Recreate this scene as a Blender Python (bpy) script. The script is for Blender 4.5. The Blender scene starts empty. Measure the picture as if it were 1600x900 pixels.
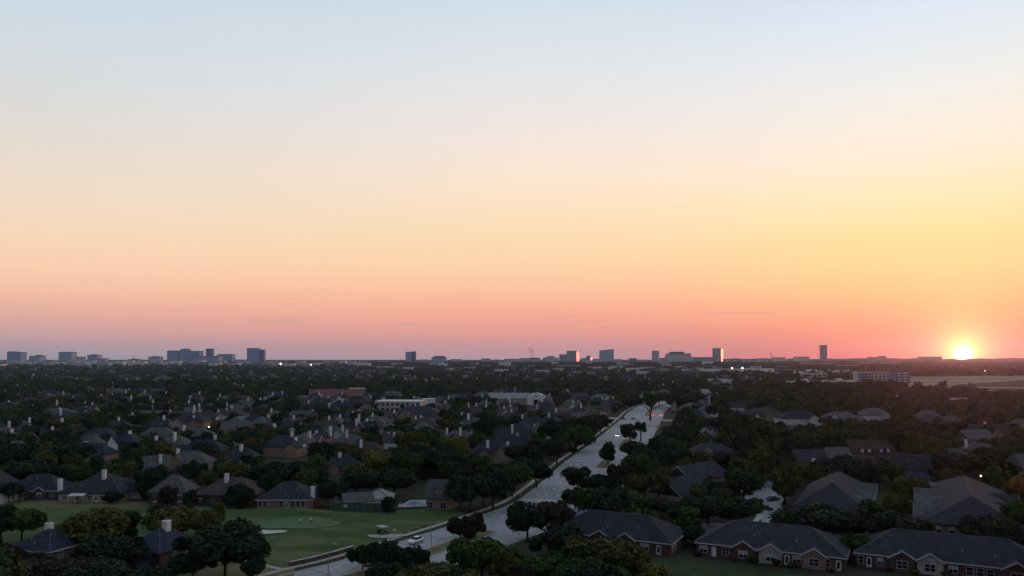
import bpy, bmesh, math, random
import numpy as np
from mathutils import Vector, Matrix

# ------------------------------------------------------------------ camera, sky, sun, exposure
S = bpy.context.scene
COL = S.collection
R = math.radians
F, CX, HZ, CH = 1200.0, 800.0, 562.0, 45.0        # focal length in px of a 1600 px wide frame, centre, horizon row, camera height

cam_d = bpy.data.cameras.new('camera')
cam = bpy.data.objects.new('camera', cam_d)
COL.objects.link(cam)
cam.location = (0, 0, CH)
cam.rotation_euler = (R(90), 0, 0)
cam_d.sensor_width = 36.0
cam_d.lens = 36.0 * F / 1600.0
cam_d.shift_y = (HZ - 450.0) / 1600.0
cam_d.clip_start = 1.0
cam_d.clip_end = 40000.0
S.camera = cam

SUN_AZ = math.atan2(1505 - CX, F)                  # clockwise from +Y
SUN_EL = R(0.75)
SUN_DIR = Vector((math.sin(SUN_AZ) * math.cos(SUN_EL), math.cos(SUN_AZ) * math.cos(SUN_EL), math.sin(SUN_EL)))
DISC_EL = math.atan2(HZ - 552, math.hypot(F, 1505 - CX))
DISC_DIR = Vector((math.sin(SUN_AZ) * math.cos(DISC_EL), math.cos(SUN_AZ) * math.cos(DISC_EL), math.sin(DISC_EL)))

S.view_settings.view_transform = 'Standard'
S.view_settings.look = 'None'
S.view_settings.exposure = 0.0
S.view_settings.gamma = 1.0
S.view_settings.use_curve_mapping = False
S.render.engine = 'CYCLES'
S.cycles.use_denoising = True
S.cycles.max_bounces = 4
S.cycles.diffuse_bounces = 2
S.cycles.glossy_bounces = 2
S.cycles.volume_bounces = 0
S.cycles.use_adaptive_sampling = True
S.cycles.adaptive_threshold = 0.02
try:
    S.cycles.denoiser = 'OPENIMAGEDENOISE'
except Exception:
    pass


def lin(c):
    return tuple((v / 255 / 12.92 if v / 255 <= 0.04045 else ((v / 255 + 0.055) / 1.055) ** 2.4) for v in c)


class NT:
    """small helper for node trees"""
    def __init__(self, tree):
        self.t = tree

    def n(self, kind, **kw):
        nd = self.t.nodes.new(kind)
        for k, v in kw.items():
            setattr(nd, k, v)
        return nd

    def l(self, a, b):
        self.t.links.new(a, b)

    def put(self, sock, v):
        if hasattr(v, 'is_output'):
            self.l(v, sock)
        else:
            sock.default_value = v

    def m(self, op, a, b=0.0, c=None, clamp=False):
        nd = self.n('ShaderNodeMath', operation=op, use_clamp=clamp)
        self.put(nd.inputs[0], a)
        self.put(nd.inputs[1], b)
        if c is not None:
            self.put(nd.inputs[2], c)
        return nd.outputs[0]

    def ramp(self, fac, stops, interp='LINEAR'):
        nd = self.n('ShaderNodeValToRGB')
        cr = nd.color_ramp
        cr.interpolation = interp
        while len(cr.elements) < len(stops):
            cr.elements.new(0.5)
        for e, (p, c) in zip(cr.elements, stops):
            e.position = p
            e.color = (*c, 1)
        self.l(fac, nd.inputs[0])
        return nd.outputs[0]

    def mix(self, fac, a, b, blend='MIX'):
        nd = self.n('ShaderNodeMix', data_type='RGBA', blend_type=blend)
        nd.clamp_factor = True
        self.put(nd.inputs[0], fac)
        self.put(nd.inputs[6], a if hasattr(a, 'is_output') else (*a, 1))
        self.put(nd.inputs[7], b if hasattr(b, 'is_output') else (*b, 1))
        return nd.outputs[2]

    def rng(self, v, a, b, c=0.0, d=1.0, smooth=False):
        nd = self.n('ShaderNodeMapRange', interpolation_type='SMOOTHSTEP' if smooth else 'LINEAR')
        for s, x in zip(nd.inputs[:5], (v, a, b, c, d)):
            self.put(s, x)
        return nd.outputs[0]


W = bpy.data.worlds.new('World')
S.world = W
W.use_nodes = True
W.node_tree.nodes.clear()
w = NT(W.node_tree)
tc = w.n('ShaderNodeTexCoord')
nrm = w.n('ShaderNodeVectorMath', operation='NORMALIZE')
w.l(tc.outputs['Generated'], nrm.inputs[0])
dirv = nrm.outputs[0]
sp = w.n('ShaderNodeSeparateXYZ')
w.l(dirv, sp.inputs[0])
zz = w.m('MAXIMUM', sp.outputs[2], 0.0)
flat = w.n('ShaderNodeCombineXYZ')
w.l(sp.outputs[0], flat.inputs[0])
w.l(sp.outputs[1], flat.inputs[1])
fn = w.n('ShaderNodeVectorMath', operation='NORMALIZE')
w.l(flat.outputs[0], fn.inputs[0])
dot = w.n('ShaderNodeVectorMath', operation='DOT_PRODUCT')
w.l(fn.outputs[0], dot.inputs[0])
dot.inputs[1].default_value = (math.sin(SUN_AZ), math.cos(SUN_AZ), 0)
az = w.m('ARCCOSINE', w.m('MINIMUM', dot.outputs['Value'], 1.0))          # angle from the sun's bearing


def column(x, rows):
    """stops of a sky ramp over sin(elevation) from the colours seen above one bearing, bearing given as a frame column"""
    out = []
    for y, c in rows:
        t = math.atan2(HZ - y, math.hypot(F, x - CX))
        out.append((max(0.0, math.sin(t)), lin(c)))
    return out


ZEN = [(0.52, (0.47, 0.55, 0.65)), (0.64, (0.36, 0.43, 0.54)), (0.82, (0.27, 0.335, 0.45)), (1.0, (0.23, 0.295, 0.41))]
colL = w.ramp(zz, column(50, [(562, (166, 160, 176)), (545, (188, 165, 174)), (520, (216, 168, 165)), (490, (236, 176, 160)), (455, (250, 193, 165)),
                              (415, (254, 208, 177)), (360, (250, 217, 187)), (290, (239, 220, 200)), (200, (226, 219, 211)), (110, (215, 219, 221)), (0, (204, 217, 227))]) + ZEN)
colM = w.ramp(zz, column(800, [(562, (200, 160, 172)), (545, (216, 158, 162)), (520, (240, 160, 150)), (490, (253, 172, 150)), (455, (254, 192, 157)),
                               (415, (254, 211, 168)), (360, (253, 221, 180)), (290, (252, 228, 203)), (215, (243, 229, 221)), (125, (229, 229, 230)), (0, (209, 223, 234))]) + ZEN)
colR = w.ramp(zz, column(1500, [(562, (250, 112, 112)), (545, (254, 130, 120)), (520, (254, 145, 122)), (490, (254, 166, 129)), (455, (254, 190, 138)),
                                (415, (254, 208, 148)), (360, (253, 220, 158)), (300, (253, 230, 186)), (230, (252, 234, 214)), (120, (238, 237, 233)), (0, (221, 231, 243))]) + ZEN)
colB = w.ramp(zz, [(0.0, (0.10, 0.12, 0.19)), (0.06, (0.14, 0.145, 0.21)), (0.16, (0.18, 0.18, 0.24)), (0.3, (0.18, 0.20, 0.27)), (0.5, (0.185, 0.225, 0.31)), (0.75, (0.215, 0.275, 0.385)), (1.0, (0.23, 0.295, 0.41))])
c = w.mix(w.rng(az, R(160), R(62), smooth=True), colB, colL)
c = w.mix(w.rng(az, R(62), R(30)), c, colM)
c = w.mix(w.rng(az, R(28), R(2), smooth=True), c, colR)
# thin streaks of cirrus low over the horizon
mp = w.n('ShaderNodeMapping')
mp.inputs['Scale'].default_value = (7, 7, 210)
w.l(dirv, mp.inputs[0])
nz = w.n('ShaderNodeTexNoise')
nz.inputs['Scale'].default_value = 1.0
nz.inputs['Detail'].default_value = 4
w.l(mp.outputs[0], nz.inputs[0])
band = w.m('MULTIPLY', w.rng(zz, 0.025, 0.045, smooth=True), w.rng(zz, 0.095, 0.055, smooth=True))
st = w.m('MULTIPLY', w.rng(nz.outputs[0], 0.54, 0.74, smooth=True), band)
c = w.mix(w.m('MULTIPLY', st, 0.36), c, (0.50, 0.33, 0.33))
# the sun, dimmed by the air near the horizon, and its aureole
dd = w.n('ShaderNodeVectorMath', operation='DOT_PRODUCT')
w.l(dirv, dd.inputs[0])
dd.inputs[1].default_value = DISC_DIR
gam = w.m('ARCCOSINE', w.m('MINIMUM', dd.outputs['Value'], 1.0))
disc = w.rng(gam, R(0.60), R(0.26), smooth=True)
g1 = w.m('EXPONENT', w.m('MULTIPLY', gam, -1 / R(0.74)))
g2 = w.m('EXPONENT', w.m('MULTIPLY', gam, -1 / R(2.6)))
c = w.mix(1.0, c, w.mix(disc, (0, 0, 0), (7, 6.4, 5.0)), 'ADD')
c = w.mix(1.0, c, w.mix(g1, (0, 0, 0), (2.4, 2.3, 0.55)), 'ADD')
c = w.mix(1.0, c, w.mix(g2, (0, 0, 0), (0.06, 0.17, 0.02)), 'ADD')
# the clear-air sky of the same sun as a small part of the light
sky = w.n('ShaderNodeTexSky', sky_type='NISHITA')
sky.sun_disc = False
sky.sun_elevation = SUN_EL
sky.sun_rotation = SUN_AZ
sky.dust_density = 3.0
bg1 = w.n('ShaderNodeBackground')
bg2 = w.n('ShaderNodeBackground')
w.l(c, bg1.inputs[0])
bg1.inputs[1].default_value = 1.0
w.l(sky.outputs[0], bg2.inputs[0])
bg2.inputs[1].default_value = 0.02
add = w.n('ShaderNodeAddShader')
w.l(bg1.outputs[0], add.inputs[0])
w.l(bg2.outputs[0], add.inputs[1])
wo = w.n('ShaderNodeOutputWorld')
w.l(add.outputs[0], wo.inputs[0])

sun_d = bpy.data.lights.new('sun', 'SUN')
sun_d.energy = 0.42
sun_d.angle = R(0.55)
sun_d.color = (1.0, 0.19, 0.12)
sun = bpy.data.objects.new('sun', sun_d)
COL.objects.link(sun)
sun.rotation_euler = SUN_DIR.to_track_quat('Z', 'Y').to_euler()

# ------------------------------------------------------------------ helpers
rnd = random.Random(11)
nrg = np.random.default_rng(5)
TY = [0, 700, 1100, 2000, 3000, 4500, 7000, 9000, 20000]
TZ = [0, 0, 6, 14, 19, 25, 37, 42, 44]


def T(y):
    """height of the ground at depth y"""
    return float(np.interp(y, TY, TZ))


def ground_y(py):
    """depth at which the ground shows in frame row py"""
    lo, hi = 100.0, 9000.0
    for _ in range(60):
        m_ = (lo + hi) / 2
        if HZ + (CH - T(m_)) / m_ * F > py:
            lo = m_
        else:
            hi = m_
    return lo


def G(px, py):
    y = ground_y(py)
    return ((px - CX) / F * y, y)


def at_h(py, h):
    """depth of a point h above the ground seen in row py"""
    lo, hi = 100.0, 9000.0
    for _ in range(60):
        m_ = (lo + hi) / 2
        if HZ + (CH - T(m_) - h) / m_ * F > py:
            lo = m_
        else:
            hi = m_
    return lo


def P(x, y, z):
    return (CX + x / y * F, HZ - (z - CH) / y * F)


MATS = {}


def mat(name, col, rough=0.8, var=0.0, scale=1.0, col2=None, metal=0.0, spec=0.3, bump=0.0, emit=None, obj_var=0.0, stretch=None):
    """procedural material: noise between two tones, small bump, per-object variation"""
    if name in MATS:
        return MATS[name]
    m_ = bpy.data.materials.new(name)
    m_.use_nodes = True
    t = NT(m_.node_tree)
    b = m_.node_tree.nodes['Principled BSDF']
    b.inputs['Roughness'].default_value = rough
    b.inputs['Metallic'].default_value = metal
    b.inputs['Specular IOR Level'].default_value = spec
    base = None
    if var or col2 or bump:
        co = t.n('ShaderNodeTexCoord')
        geo = t.n('ShaderNodeNewGeometry')
        mp_ = t.n('ShaderNodeMapping')
        t.l(geo.outputs['Position'], mp_.inputs[0])
        mp_.inputs['Scale'].default_value = stretch or (1, 1, 1)
        nz_ = t.n('ShaderNodeTexNoise')
        nz_.inputs['Scale'].default_value = scale
        nz_.inputs['Detail'].default_value = 5
        t.l(mp_.outputs[0], nz_.inputs[0])
        c2 = col2 or tuple(v * (1 - var) for v in col)
        c1 = col if col2 else tuple(v * (1 + var) for v in col)
        base = t.mix(t.rng(nz_.outputs[0], 0.36, 0.64), c2, c1)
        if bump:
            bp = t.n('ShaderNodeBump')
            bp.inputs['Strength'].default_value = bump
            bp.inputs['Distance'].default_value = 0.1
            t.l(nz_.outputs[0], bp.inputs['Height'])
            t.l(bp.outputs[0], b.inputs['Normal'])
    if obj_var:
        oi = t.n('ShaderNodeObjectInfo')
        f = t.rng(oi.outputs['Random'], 0, 1, 1 - obj_var, 1 + obj_var)
        cc = t.n('ShaderNodeCombineXYZ')
        for i in range(3):
            t.l(f, cc.inputs[i])
        base = t.mix(1.0, base if base is not None else col, cc.outputs[0], 'MULTIPLY')
    if base is None:
        b.inputs['Base Color'].default_value = (*col, 1)
    else:
        t.l(base, b.inputs['Base Color'])
    if emit:
        b.inputs['Emission Color'].default_value = (*emit[0], 1)
        b.inputs['Emission Strength'].default_value = emit[1]
    MATS[name] = m_
    return m_


def leaf_mat(name, stops):
    m_ = bpy.data.materials.new(name)
    m_.use_nodes = True
    t = NT(m_.node_tree)
    b = m_.node_tree.nodes['Principled BSDF']
    b.inputs['Roughness'].default_value = 0.75
    b.inputs['Specular IOR Level'].default_value = 0.08
    oi = t.n('ShaderNodeObjectInfo')
    base = t.ramp(oi.outputs['Random'], stops)
    geo = t.n('ShaderNodeNewGeometry')
    nz_ = t.n('ShaderNodeTexNoise')
    nz_.inputs['Scale'].default_value = 0.55
    nz_.inputs['Detail'].default_value = 3
    t.l(geo.outputs['Position'], nz_.inputs[0])
    base = t.mix(t.rng(nz_.outputs[0], 0.35, 0.65), t.mix(1.0, base, (0.9, 0.98, 0.98), 'MULTIPLY'), t.mix(1.0, base, (2.5, 2.4, 1.8), 'MULTIPLY'))
    t.l(base, b.inputs['Base Color'])
    return m_


LEAF = leaf_mat('tree_leaves', [(0.0, (0.010, 0.018, 0.013)), (0.35, (0.016, 0.028, 0.016)), (0.6, (0.024, 0.036, 0.016)), (0.82, (0.036, 0.045, 0.018)), (0.94, (0.046, 0.048, 0.020)), (1.0, (0.050, 0.042, 0.024))])
TINT = {
    'dark': leaf_mat('dark_tree_leaves', [(0, (0.009, 0.017, 0.013)), (1, (0.015, 0.024, 0.015))]),
    'brown': leaf_mat('brownish_tree_leaves', [(0, (0.018, 0.018, 0.014)), (1, (0.025, 0.021, 0.016))]),
    'olive': leaf_mat('olive_tree_leaves', [(0, (0.034, 0.040, 0.014)), (1, (0.044, 0.048, 0.016))]),
    'green': leaf_mat('fresh_green_tree_leaves', [(0, (0.020, 0.038, 0.014)), (1, (0.027, 0.046, 0.015))]),
    'yellow': leaf_mat('yellowish_tree_leaves', [(0, (0.064, 0.066, 0.018)), (1, (0.078, 0.072, 0.020))]),
    'orange': leaf_mat('orange_tree_leaves', [(0, (0.15, 0.070, 0.022)), (1, (0.16, 0.075, 0.022))]),
    None: LEAF,
}
BARK = mat('bark', (0.035, 0.028, 0.022), 0.9, var=0.4, scale=6)
ROOFS = {
    'charcoal': mat('charcoal_shingles', (0.034, 0.034, 0.044), 0.9, var=0.22, scale=0.9, obj_var=0.15, spec=0.15),
    'slate': mat('slate_blue_shingles', (0.029, 0.034, 0.054), 0.9, var=0.22, scale=0.9, obj_var=0.1, spec=0.15),
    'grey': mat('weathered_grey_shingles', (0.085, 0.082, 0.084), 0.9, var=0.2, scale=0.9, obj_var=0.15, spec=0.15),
    'brown': mat('brown_shingles', (0.060, 0.046, 0.042), 0.9, var=0.22, scale=0.9, obj_var=0.15, spec=0.15),
    'light': mat('sky_lit_grey_shingles', (0.125, 0.118, 0.122), 0.9, var=0.2, scale=0.9, obj_var=0.1, spec=0.15),  # western sky light on gable slopes, put into the shingle colour
    'pale': mat('pale_grey_roofing', (0.27, 0.26, 0.26), 0.85, var=0.12, scale=0.6, spec=0.2),
    'red': mat('dull_red_roofing', (0.125, 0.050, 0.038), 0.85, var=0.2, scale=0.3, spec=0.2),
}
WALLS = {
    'brick': mat('red_brick', (0.088, 0.048, 0.041), 0.9, var=0.3, scale=1.6),
    'tan': mat('tan_brick', (0.24, 0.18, 0.13), 0.9, var=0.25, scale=1.6),
    'pink': mat('pinkish_brick', (0.20, 0.13, 0.11), 0.9, var=0.3, scale=1.6),
    'pale': mat('pale_siding', (0.50, 0.48, 0.46), 0.8, var=0.1, scale=0.6),
    'white': mat('white_siding', (0.72, 0.71, 0.70), 0.7, var=0.06, scale=0.6),
    'bluegrey': mat('blue_grey_siding', (0.15, 0.18, 0.25), 0.8, var=0.1, scale=0.6),
    'dark': mat('dark_brown_brick', (0.07, 0.05, 0.045), 0.9, var=0.3, scale=1.6),
    'stone': mat('limestone', (0.30, 0.27, 0.23), 0.9, var=0.2, scale=1.2),
}
TRIM = mat('white_painted_trim', (0.44, 0.43, 0.43), 0.6, var=0.06, scale=1)
CHIM = mat('pale_chimney_siding', (0.62, 0.61, 0.62), 0.7, var=0.07, scale=1.2, obj_var=0.12)
CAPM = mat('metal_cap', (0.20, 0.20, 0.21), 0.5, metal=0.6)
GLASS = mat('dark_window_glass', (0.012, 0.014, 0.018), 0.12, spec=0.5)
BLIND = mat('window_with_white_blind', (0.33, 0.33, 0.34), 0.5, var=0.12, scale=3)
DOORW = mat('white_door_paint', (0.55, 0.54, 0.53), 0.5)


class MB:
    def __init__(self):
        self.v, self.f = [], []

    def add(self, vs, fs):
        o = len(self.v)
        self.v += [tuple(p) for p in vs]
        self.f += [tuple(i + o for i in q) for q in fs]
        return self

    def box(self, x0, x1, y0, y1, z0, z1):
        return self.add([(x0, y0, z0), (x1, y0, z0), (x1, y1, z0), (x0, y1, z0), (x0, y0, z1), (x1, y0, z1), (x1, y1, z1), (x0, y1, z1)],
                        [(3, 2, 1, 0), (4, 5, 6, 7), (0, 1, 5, 4), (1, 2, 6, 5), (2, 3, 7, 6), (3, 0, 4, 7)])

    def tube(self, pts, rads, n=7, cap=True):
        pts = [Vector(p) for p in pts]
        o = len(self.v)
        for i, p in enumerate(pts):
            d = (pts[min(i + 1, len(pts) - 1)] - pts[max(i - 1, 0)]).normalized()
            u = d.orthogonal().normalized()
            if abs(d.z) > 0.6:
                u = (Vector((1, 0, 0)) - d * d.x).normalized()
            vv = d.cross(u)
            for k in range(n):
                a = 2 * math.pi * k / n
                self.v.append(tuple(p + (u * math.cos(a) + vv * math.sin(a)) * rads[i]))
        for i in range(len(pts) - 1):
            for k in range(n):
                a, b = o + i * n + k, o + i * n + (k + 1) % n
                self.f.append((a, b, b + n, a + n))
        if cap:
            self.f.append(tuple(o + k for k in range(n - 1, -1, -1)))
            self.f.append(tuple(o + (len(pts) - 1) * n + k for k in range(n)))
        return self

    def prism(self, poly, axis, a, b):
        """extrude a 2-D polygon along an axis: axis 'y' takes (x, z), axis 'x' takes (y, z), axis 'z' takes (x, y)"""
        n = len(poly)
        mk = {'y': lambda p, q: (p[0], q, p[1]), 'x': lambda p, q: (q, p[0], p[1]), 'z': lambda p, q: (p[0], p[1], q)}[axis]
        vs = [mk(p, a) for p in poly] + [mk(p, b) for p in poly]
        fs = [tuple(range(n - 1, -1, -1)), tuple(range(n, 2 * n))] + [(i, (i + 1) % n, n + (i + 1) % n, n + i) for i in range(n)]
        return self.add(vs, fs)

    def mesh(self, name, m_=None, smooth=False):
        me = bpy.data.meshes.new(name)
        me.from_pydata(self.v, [], self.f)
        bm = bmesh.new()
        bm.from_mesh(me)
        bmesh.ops.recalc_face_normals(bm, faces=bm.faces)
        bm.to_mesh(me)
        bm.free()
        if m_ is not None:
            for q in (m_ if isinstance(m_, (list, tuple)) else [m_]):
                me.materials.append(q)
        if smooth:
            me.polygons.foreach_set('use_smooth', [True] * len(me.polygons))
        return me

    def build(self, name, m_, parent=None, loc=(0, 0, 0), rz=0.0, smooth=False):
        return put(name, self.mesh(name, m_, smooth), parent, loc, rz)


def put(name, me, parent=None, loc=(0, 0, 0), rz=0.0, scale=None):
    o = bpy.data.objects.new(name, me)
    COL.objects.link(o)
    o.parent = parent
    o.location = loc
    if rz:
        o.rotation_euler = (0, 0, rz)
    if scale is not None:
        o.scale = scale
    return o


THINGS = []


def tag(o, label, cat, group=None):
    o['label'] = label
    o['category'] = cat
    if group:
        o['group'] = group
    return o


def root(name, label, cat, loc, rz=0.0, group=None):
    o = put(name, None, None, loc, rz)
    o.empty_display_size = 0.5
    return tag(o, label, cat, group)


def struct(o):
    o['kind'] = 'structure'
    return o


# ------------------------------------------------------------------ the ground
def grid_sheet(name, xs, ys, zf, m_, smooth=True):
    nx, ny = len(xs), len(ys)
    b = MB()
    b.v = [(x, y, zf(x, y)) for y in ys for x in xs]
    b.f = [(j * nx + i, j * nx + i + 1, (j + 1) * nx + i + 1, (j + 1) * nx + i) for j in range(ny - 1) for i in range(nx - 1)]
    return struct(b.build(name, m_, smooth=smooth))


M_GROUND = mat('dark_soil_and_dry_grass', (0.050, 0.050, 0.030), 0.95, col2=(0.022, 0.026, 0.016), scale=0.05, spec=0.1)
ys = [-300, 0, 100, 200, 300, 400, 500, 600] + list(range(700, 3000, 100)) + list(range(3000, 9001, 500)) + [12000, 16000, 20000]
grid_sheet('ground', [-16000, -8000, -4000, -2000, -1000, -500, 0, 500, 1000, 2000, 4000, 8000, 16000], ys, lambda x, y: T(y), M_GROUND)

# wooded ridges at the edge of sight
M_HILL = mat('distant_woodland', (0.030, 0.036, 0.026), 0.95, var=0.4, scale=0.01, spec=0.05)


def ridge(name, pts, thick, label=None):
    """a long low hill given by (frame column, frame row of its crest, depth)"""
    b = MB()
    n = 0
    xs_ = np.arange(pts[0][0], pts[-1][0] + 1, 4.0)
    for px in xs_:
        row = np.interp(px, [p[0] for p in pts], [p[1] for p in pts])
        y = np.interp(px, [p[0] for p in pts], [p[2] for p in pts])
        row += 0.5 * math.sin(px * 0.13) + 0.4 * math.sin(px * 0.51 + 1) + rnd.uniform(-0.35, 0.35)
        for k, fz in ((-1, 0), (-0.45, 0.72), (0, 1), (0.5, 0.8), (1, 0)):
            yy = y + k * thick
            zc = CH + (HZ - row) / F * y
            zb = T(yy) - 1
            b.v.append(((px - CX) / F * y, yy, zb + (zc - zb) * fz))
        n += 1
    for i in range(n - 1):
        for k in range(4):
            a = i * 5 + k
            b.f.append((a, a + 5, a + 6, a + 1))
    return struct(b.build(name, M_HILL, smooth=True))


ridge('hill_ridge', [(1010, 564, 6200), (1130, 562, 6100), (1150, 560.5, 6000), (1270, 561, 5900), (1420, 560, 5700), (1470, 561, 5600), (1505, 562.6, 5600), (1540, 560.5, 5600), (1620, 559.5, 5700), (1750, 559, 5700)], 420)
ridge('hill_ridge', [(-150, 565.5, 7400), (140, 565.5, 7400), (400, 565, 7400), (560, 564, 7300), (800, 563.5, 7200), (1000, 564, 7300), (1100, 565, 7400)], 500)

# ------------------------------------------------------------------ roads
A_PTS = [(-95, 100), (-61, 143), (-46, 162), (-37.4, 172.5), (-23.4, 196), (-14.5, 211), (0, 239), (8, 268), (15.5, 300), (23.5, 337), (43.6, 415), (64, 500), (85, 588), (108, 690), (136, 765), (185, 840), (262, 905)]


def catmull(pts, step=3.0):
    out = []
    p = [Vector((*q, 0)) for q in pts]
    p = [p[0] * 2 - p[1]] + p + [p[-1] * 2 - p[-2]]
    for i in range(1, len(p) - 2):
        n = max(2, int((p[i + 1] - p[i]).length / step))
        for k in range(n):
            t = k / n
            a, b, c_, d = p[i - 1], p[i], p[i + 1], p[i + 2]
            out.append(0.5 * ((2 * b) + (c_ - a) * t + (2 * a - 5 * b + 4 * c_ - d) * t * t + (3 * b - a - 3 * c_ + d) * t ** 3))
    out.append(p[-2])
    return out


A = catmull(A_PTS)
AN = []
for i, q in enumerate(A):
    d = (A[min(i + 1, len(A) - 1)] - A[max(i - 1, 0)]).normalized()
    AN.append(Vector((d.y, -d.x, 0)))


def w_left(y):
    return float(np.interp(y, [205, 262], [9.6, 14.6]))


def off(i, o):
    q = A[i] + AN[i] * o
    return (q.x, q.y)


def strip(name, o0, o1, y0, y1, z, m_, h=None, parent=None, kind='structure', zb=None):
    """a strip along the road between two offsets from the left kerb (numbers or functions of depth); with h a raised slab"""
    f0 = o0 if callable(o0) else (lambda y: o0)
    f1 = o1 if callable(o1) else (lambda y: o1)
    idx = [i for i, q in enumerate(A) if y0 <= q.y <= y1]
    b = MB()
    for i in idx:
        p, q = off(i, f0(A[i].y)), off(i, f1(A[i].y))
        b.v += [(p[0], p[1], T(p[1]) + z), (q[0], q[1], T(q[1]) + z)]
        if h:
            b.v += [(p[0], p[1], T(p[1]) + z - h), (q[0], q[1], T(q[1]) + z - h)]
    n = len(idx)
    s = 4 if h else 2
    for k in range(n - 1):
        a, c_ = k * s, (k + 1) * s
        b.f.append((a, a + 1, c_ + 1, c_))
        if h:
            b.f += [(a + 2, a, c_, c_ + 2), (a + 1, a + 3, c_ + 3, c_ + 1)]
    if h:
        b.f += [(0, 1, 3, 2), ((n - 1) * s, (n - 1) * s + 1, (n - 1) * s + 3, (n - 1) * s + 2)]
    o = b.build(name, m_, parent)
    if kind and parent is None:
        o['kind'] = kind
    return o


def road_mat():
    """worn concrete: panel joints, wheel-track stains, patches"""
    m_ = bpy.data.materials.new('worn_concrete_road')
    m_.use_nodes = True
    t = NT(m_.node_tree)
    b = m_.node_tree.nodes['Principled BSDF']
    geo = t.n('ShaderNodeNewGeometry')
    nz_ = t.n('ShaderNodeTexNoise')
    nz_.inputs['Scale'].default_value = 0.18
    nz_.inputs['Detail'].default_value = 6
    t.l(geo.outputs['Position'], nz_.inputs[0])
    nz2 = t.n('ShaderNodeTexNoise')
    nz2.inputs['Scale'].default_value = 1.8
    nz2.inputs['Detail'].default_value = 4
    t.l(geo.outputs['Position'], nz2.inputs[0])
    base = t.mix(t.rng(nz_.outputs[0], 0.38, 0.62), (0.29, 0.29, 0.30), (0.335, 0.335, 0.35))
    base = t.mix(t.rng(nz2.outputs[0], 0.5, 0.7), base, (0.29, 0.29, 0.30))
    mp_ = t.n('ShaderNodeMapping')
    mp_.inputs['Rotation'].default_value = (0, 0, R(15))
    mp_.inputs['Scale'].default_value = (0.32, 0.012, 1)
    t.l(geo.outputs['Position'], mp_.inputs[0])
    nz3 = t.n('ShaderNodeTexNoise')
    nz3.inputs['Scale'].default_value = 1.0
    nz3.inputs['Detail'].default_value = 4
    t.l(mp_.outputs[0], nz3.inputs[0])
    base = t.mix(t.rng(nz3.outputs[0], 0.42, 0.68, 0, 0.4), base, (0.20, 0.20, 0.215))
    vo = t.n('ShaderNodeTexVoronoi')
    vo.inputs['Scale'].default_value = 0.12
    t.l(geo.outputs['Position'], vo.inputs[0])
    base = t.mix(t.m('MULTIPLY', t.rng(vo.outputs['Color'], 0.75, 0.95), 0.4), base, (0.21, 0.21, 0.225))
    t.l(base, b.inputs['Base Color'])
    b.inputs['Roughness'].default_value = 0.75
    b.inputs['Specular IOR Level'].default_value = 0.2
    return m_


M_ROAD = road_mat()
M_KERB = mat('concrete_kerb', (0.42, 0.41, 0.39), 0.8, var=0.15, scale=0.8)
M_WALK = mat('concrete_footpath', (0.36, 0.33, 0.29), 0.85, var=0.15, scale=0.5)
M_VERGE = mat('verge_grass', (0.045, 0.050, 0.024), 0.95, col2=(0.028, 0.030, 0.018), scale=0.5, spec=0.1)
M_MEDIAN = mat('dry_tan_grass', (0.19, 0.165, 0.085), 0.95, col2=(0.115, 0.10, 0.05), scale=0.35, spec=0.1)
M_PAINT = mat('white_road_paint', (0.78, 0.78, 0.76), 0.7, var=0.12, scale=1.5)
M_JOINT = mat('tar_joint', (0.10, 0.10, 0.11), 0.9)

MED = 5.2
road = strip('road', 0, lambda y: w_left(y) + MED + 9.6, 95, 905, 0.03, M_ROAD)
strip('kerb', -0.35, 0, 95, 905, 0.14, M_KERB, h=0.16)
strip('kerb', lambda y: w_left(y) + MED + 9.6, lambda y: w_left(y) + MED + 9.95, 95, 196, 0.14, M_KERB, h=0.16)
strip('kerb', lambda y: w_left(y) + MED + 9.6, lambda y: w_left(y) + MED + 9.95, 216, 520, 0.14, M_KERB, h=0.16)
strip('kerb', lambda y: w_left(y) + MED + 9.6, lambda y: w_left(y) + MED + 9.95, 606, 905, 0.14, M_KERB, h=0.16)
strip('verge', -3.0, -0.352, 95, 905, 0.06, M_VERGE)
strip('footpath', -4.6, -3.002, 95, 905, 0.10, M_WALK, h=0.1)
strip('verge', lambda y: w_left(y) + MED + 9.952, lambda y: w_left(y) + MED + 14, 216, 520, 0.05, M_VERGE)
for y0, y1 in ((95, 208), (252, 284), (318, 354), (396, 440), (612, 905)):
    strip('median_kerb', w_left, lambda y: w_left(y) + MED, y0, y1, 0.15, M_KERB, h=0.14)
    strip('median', lambda y: w_left(y) + 0.3, lambda y: w_left(y) + MED - 0.3, y0 + 0.6, y1 - 0.6, 0.175, M_MEDIAN)
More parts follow.
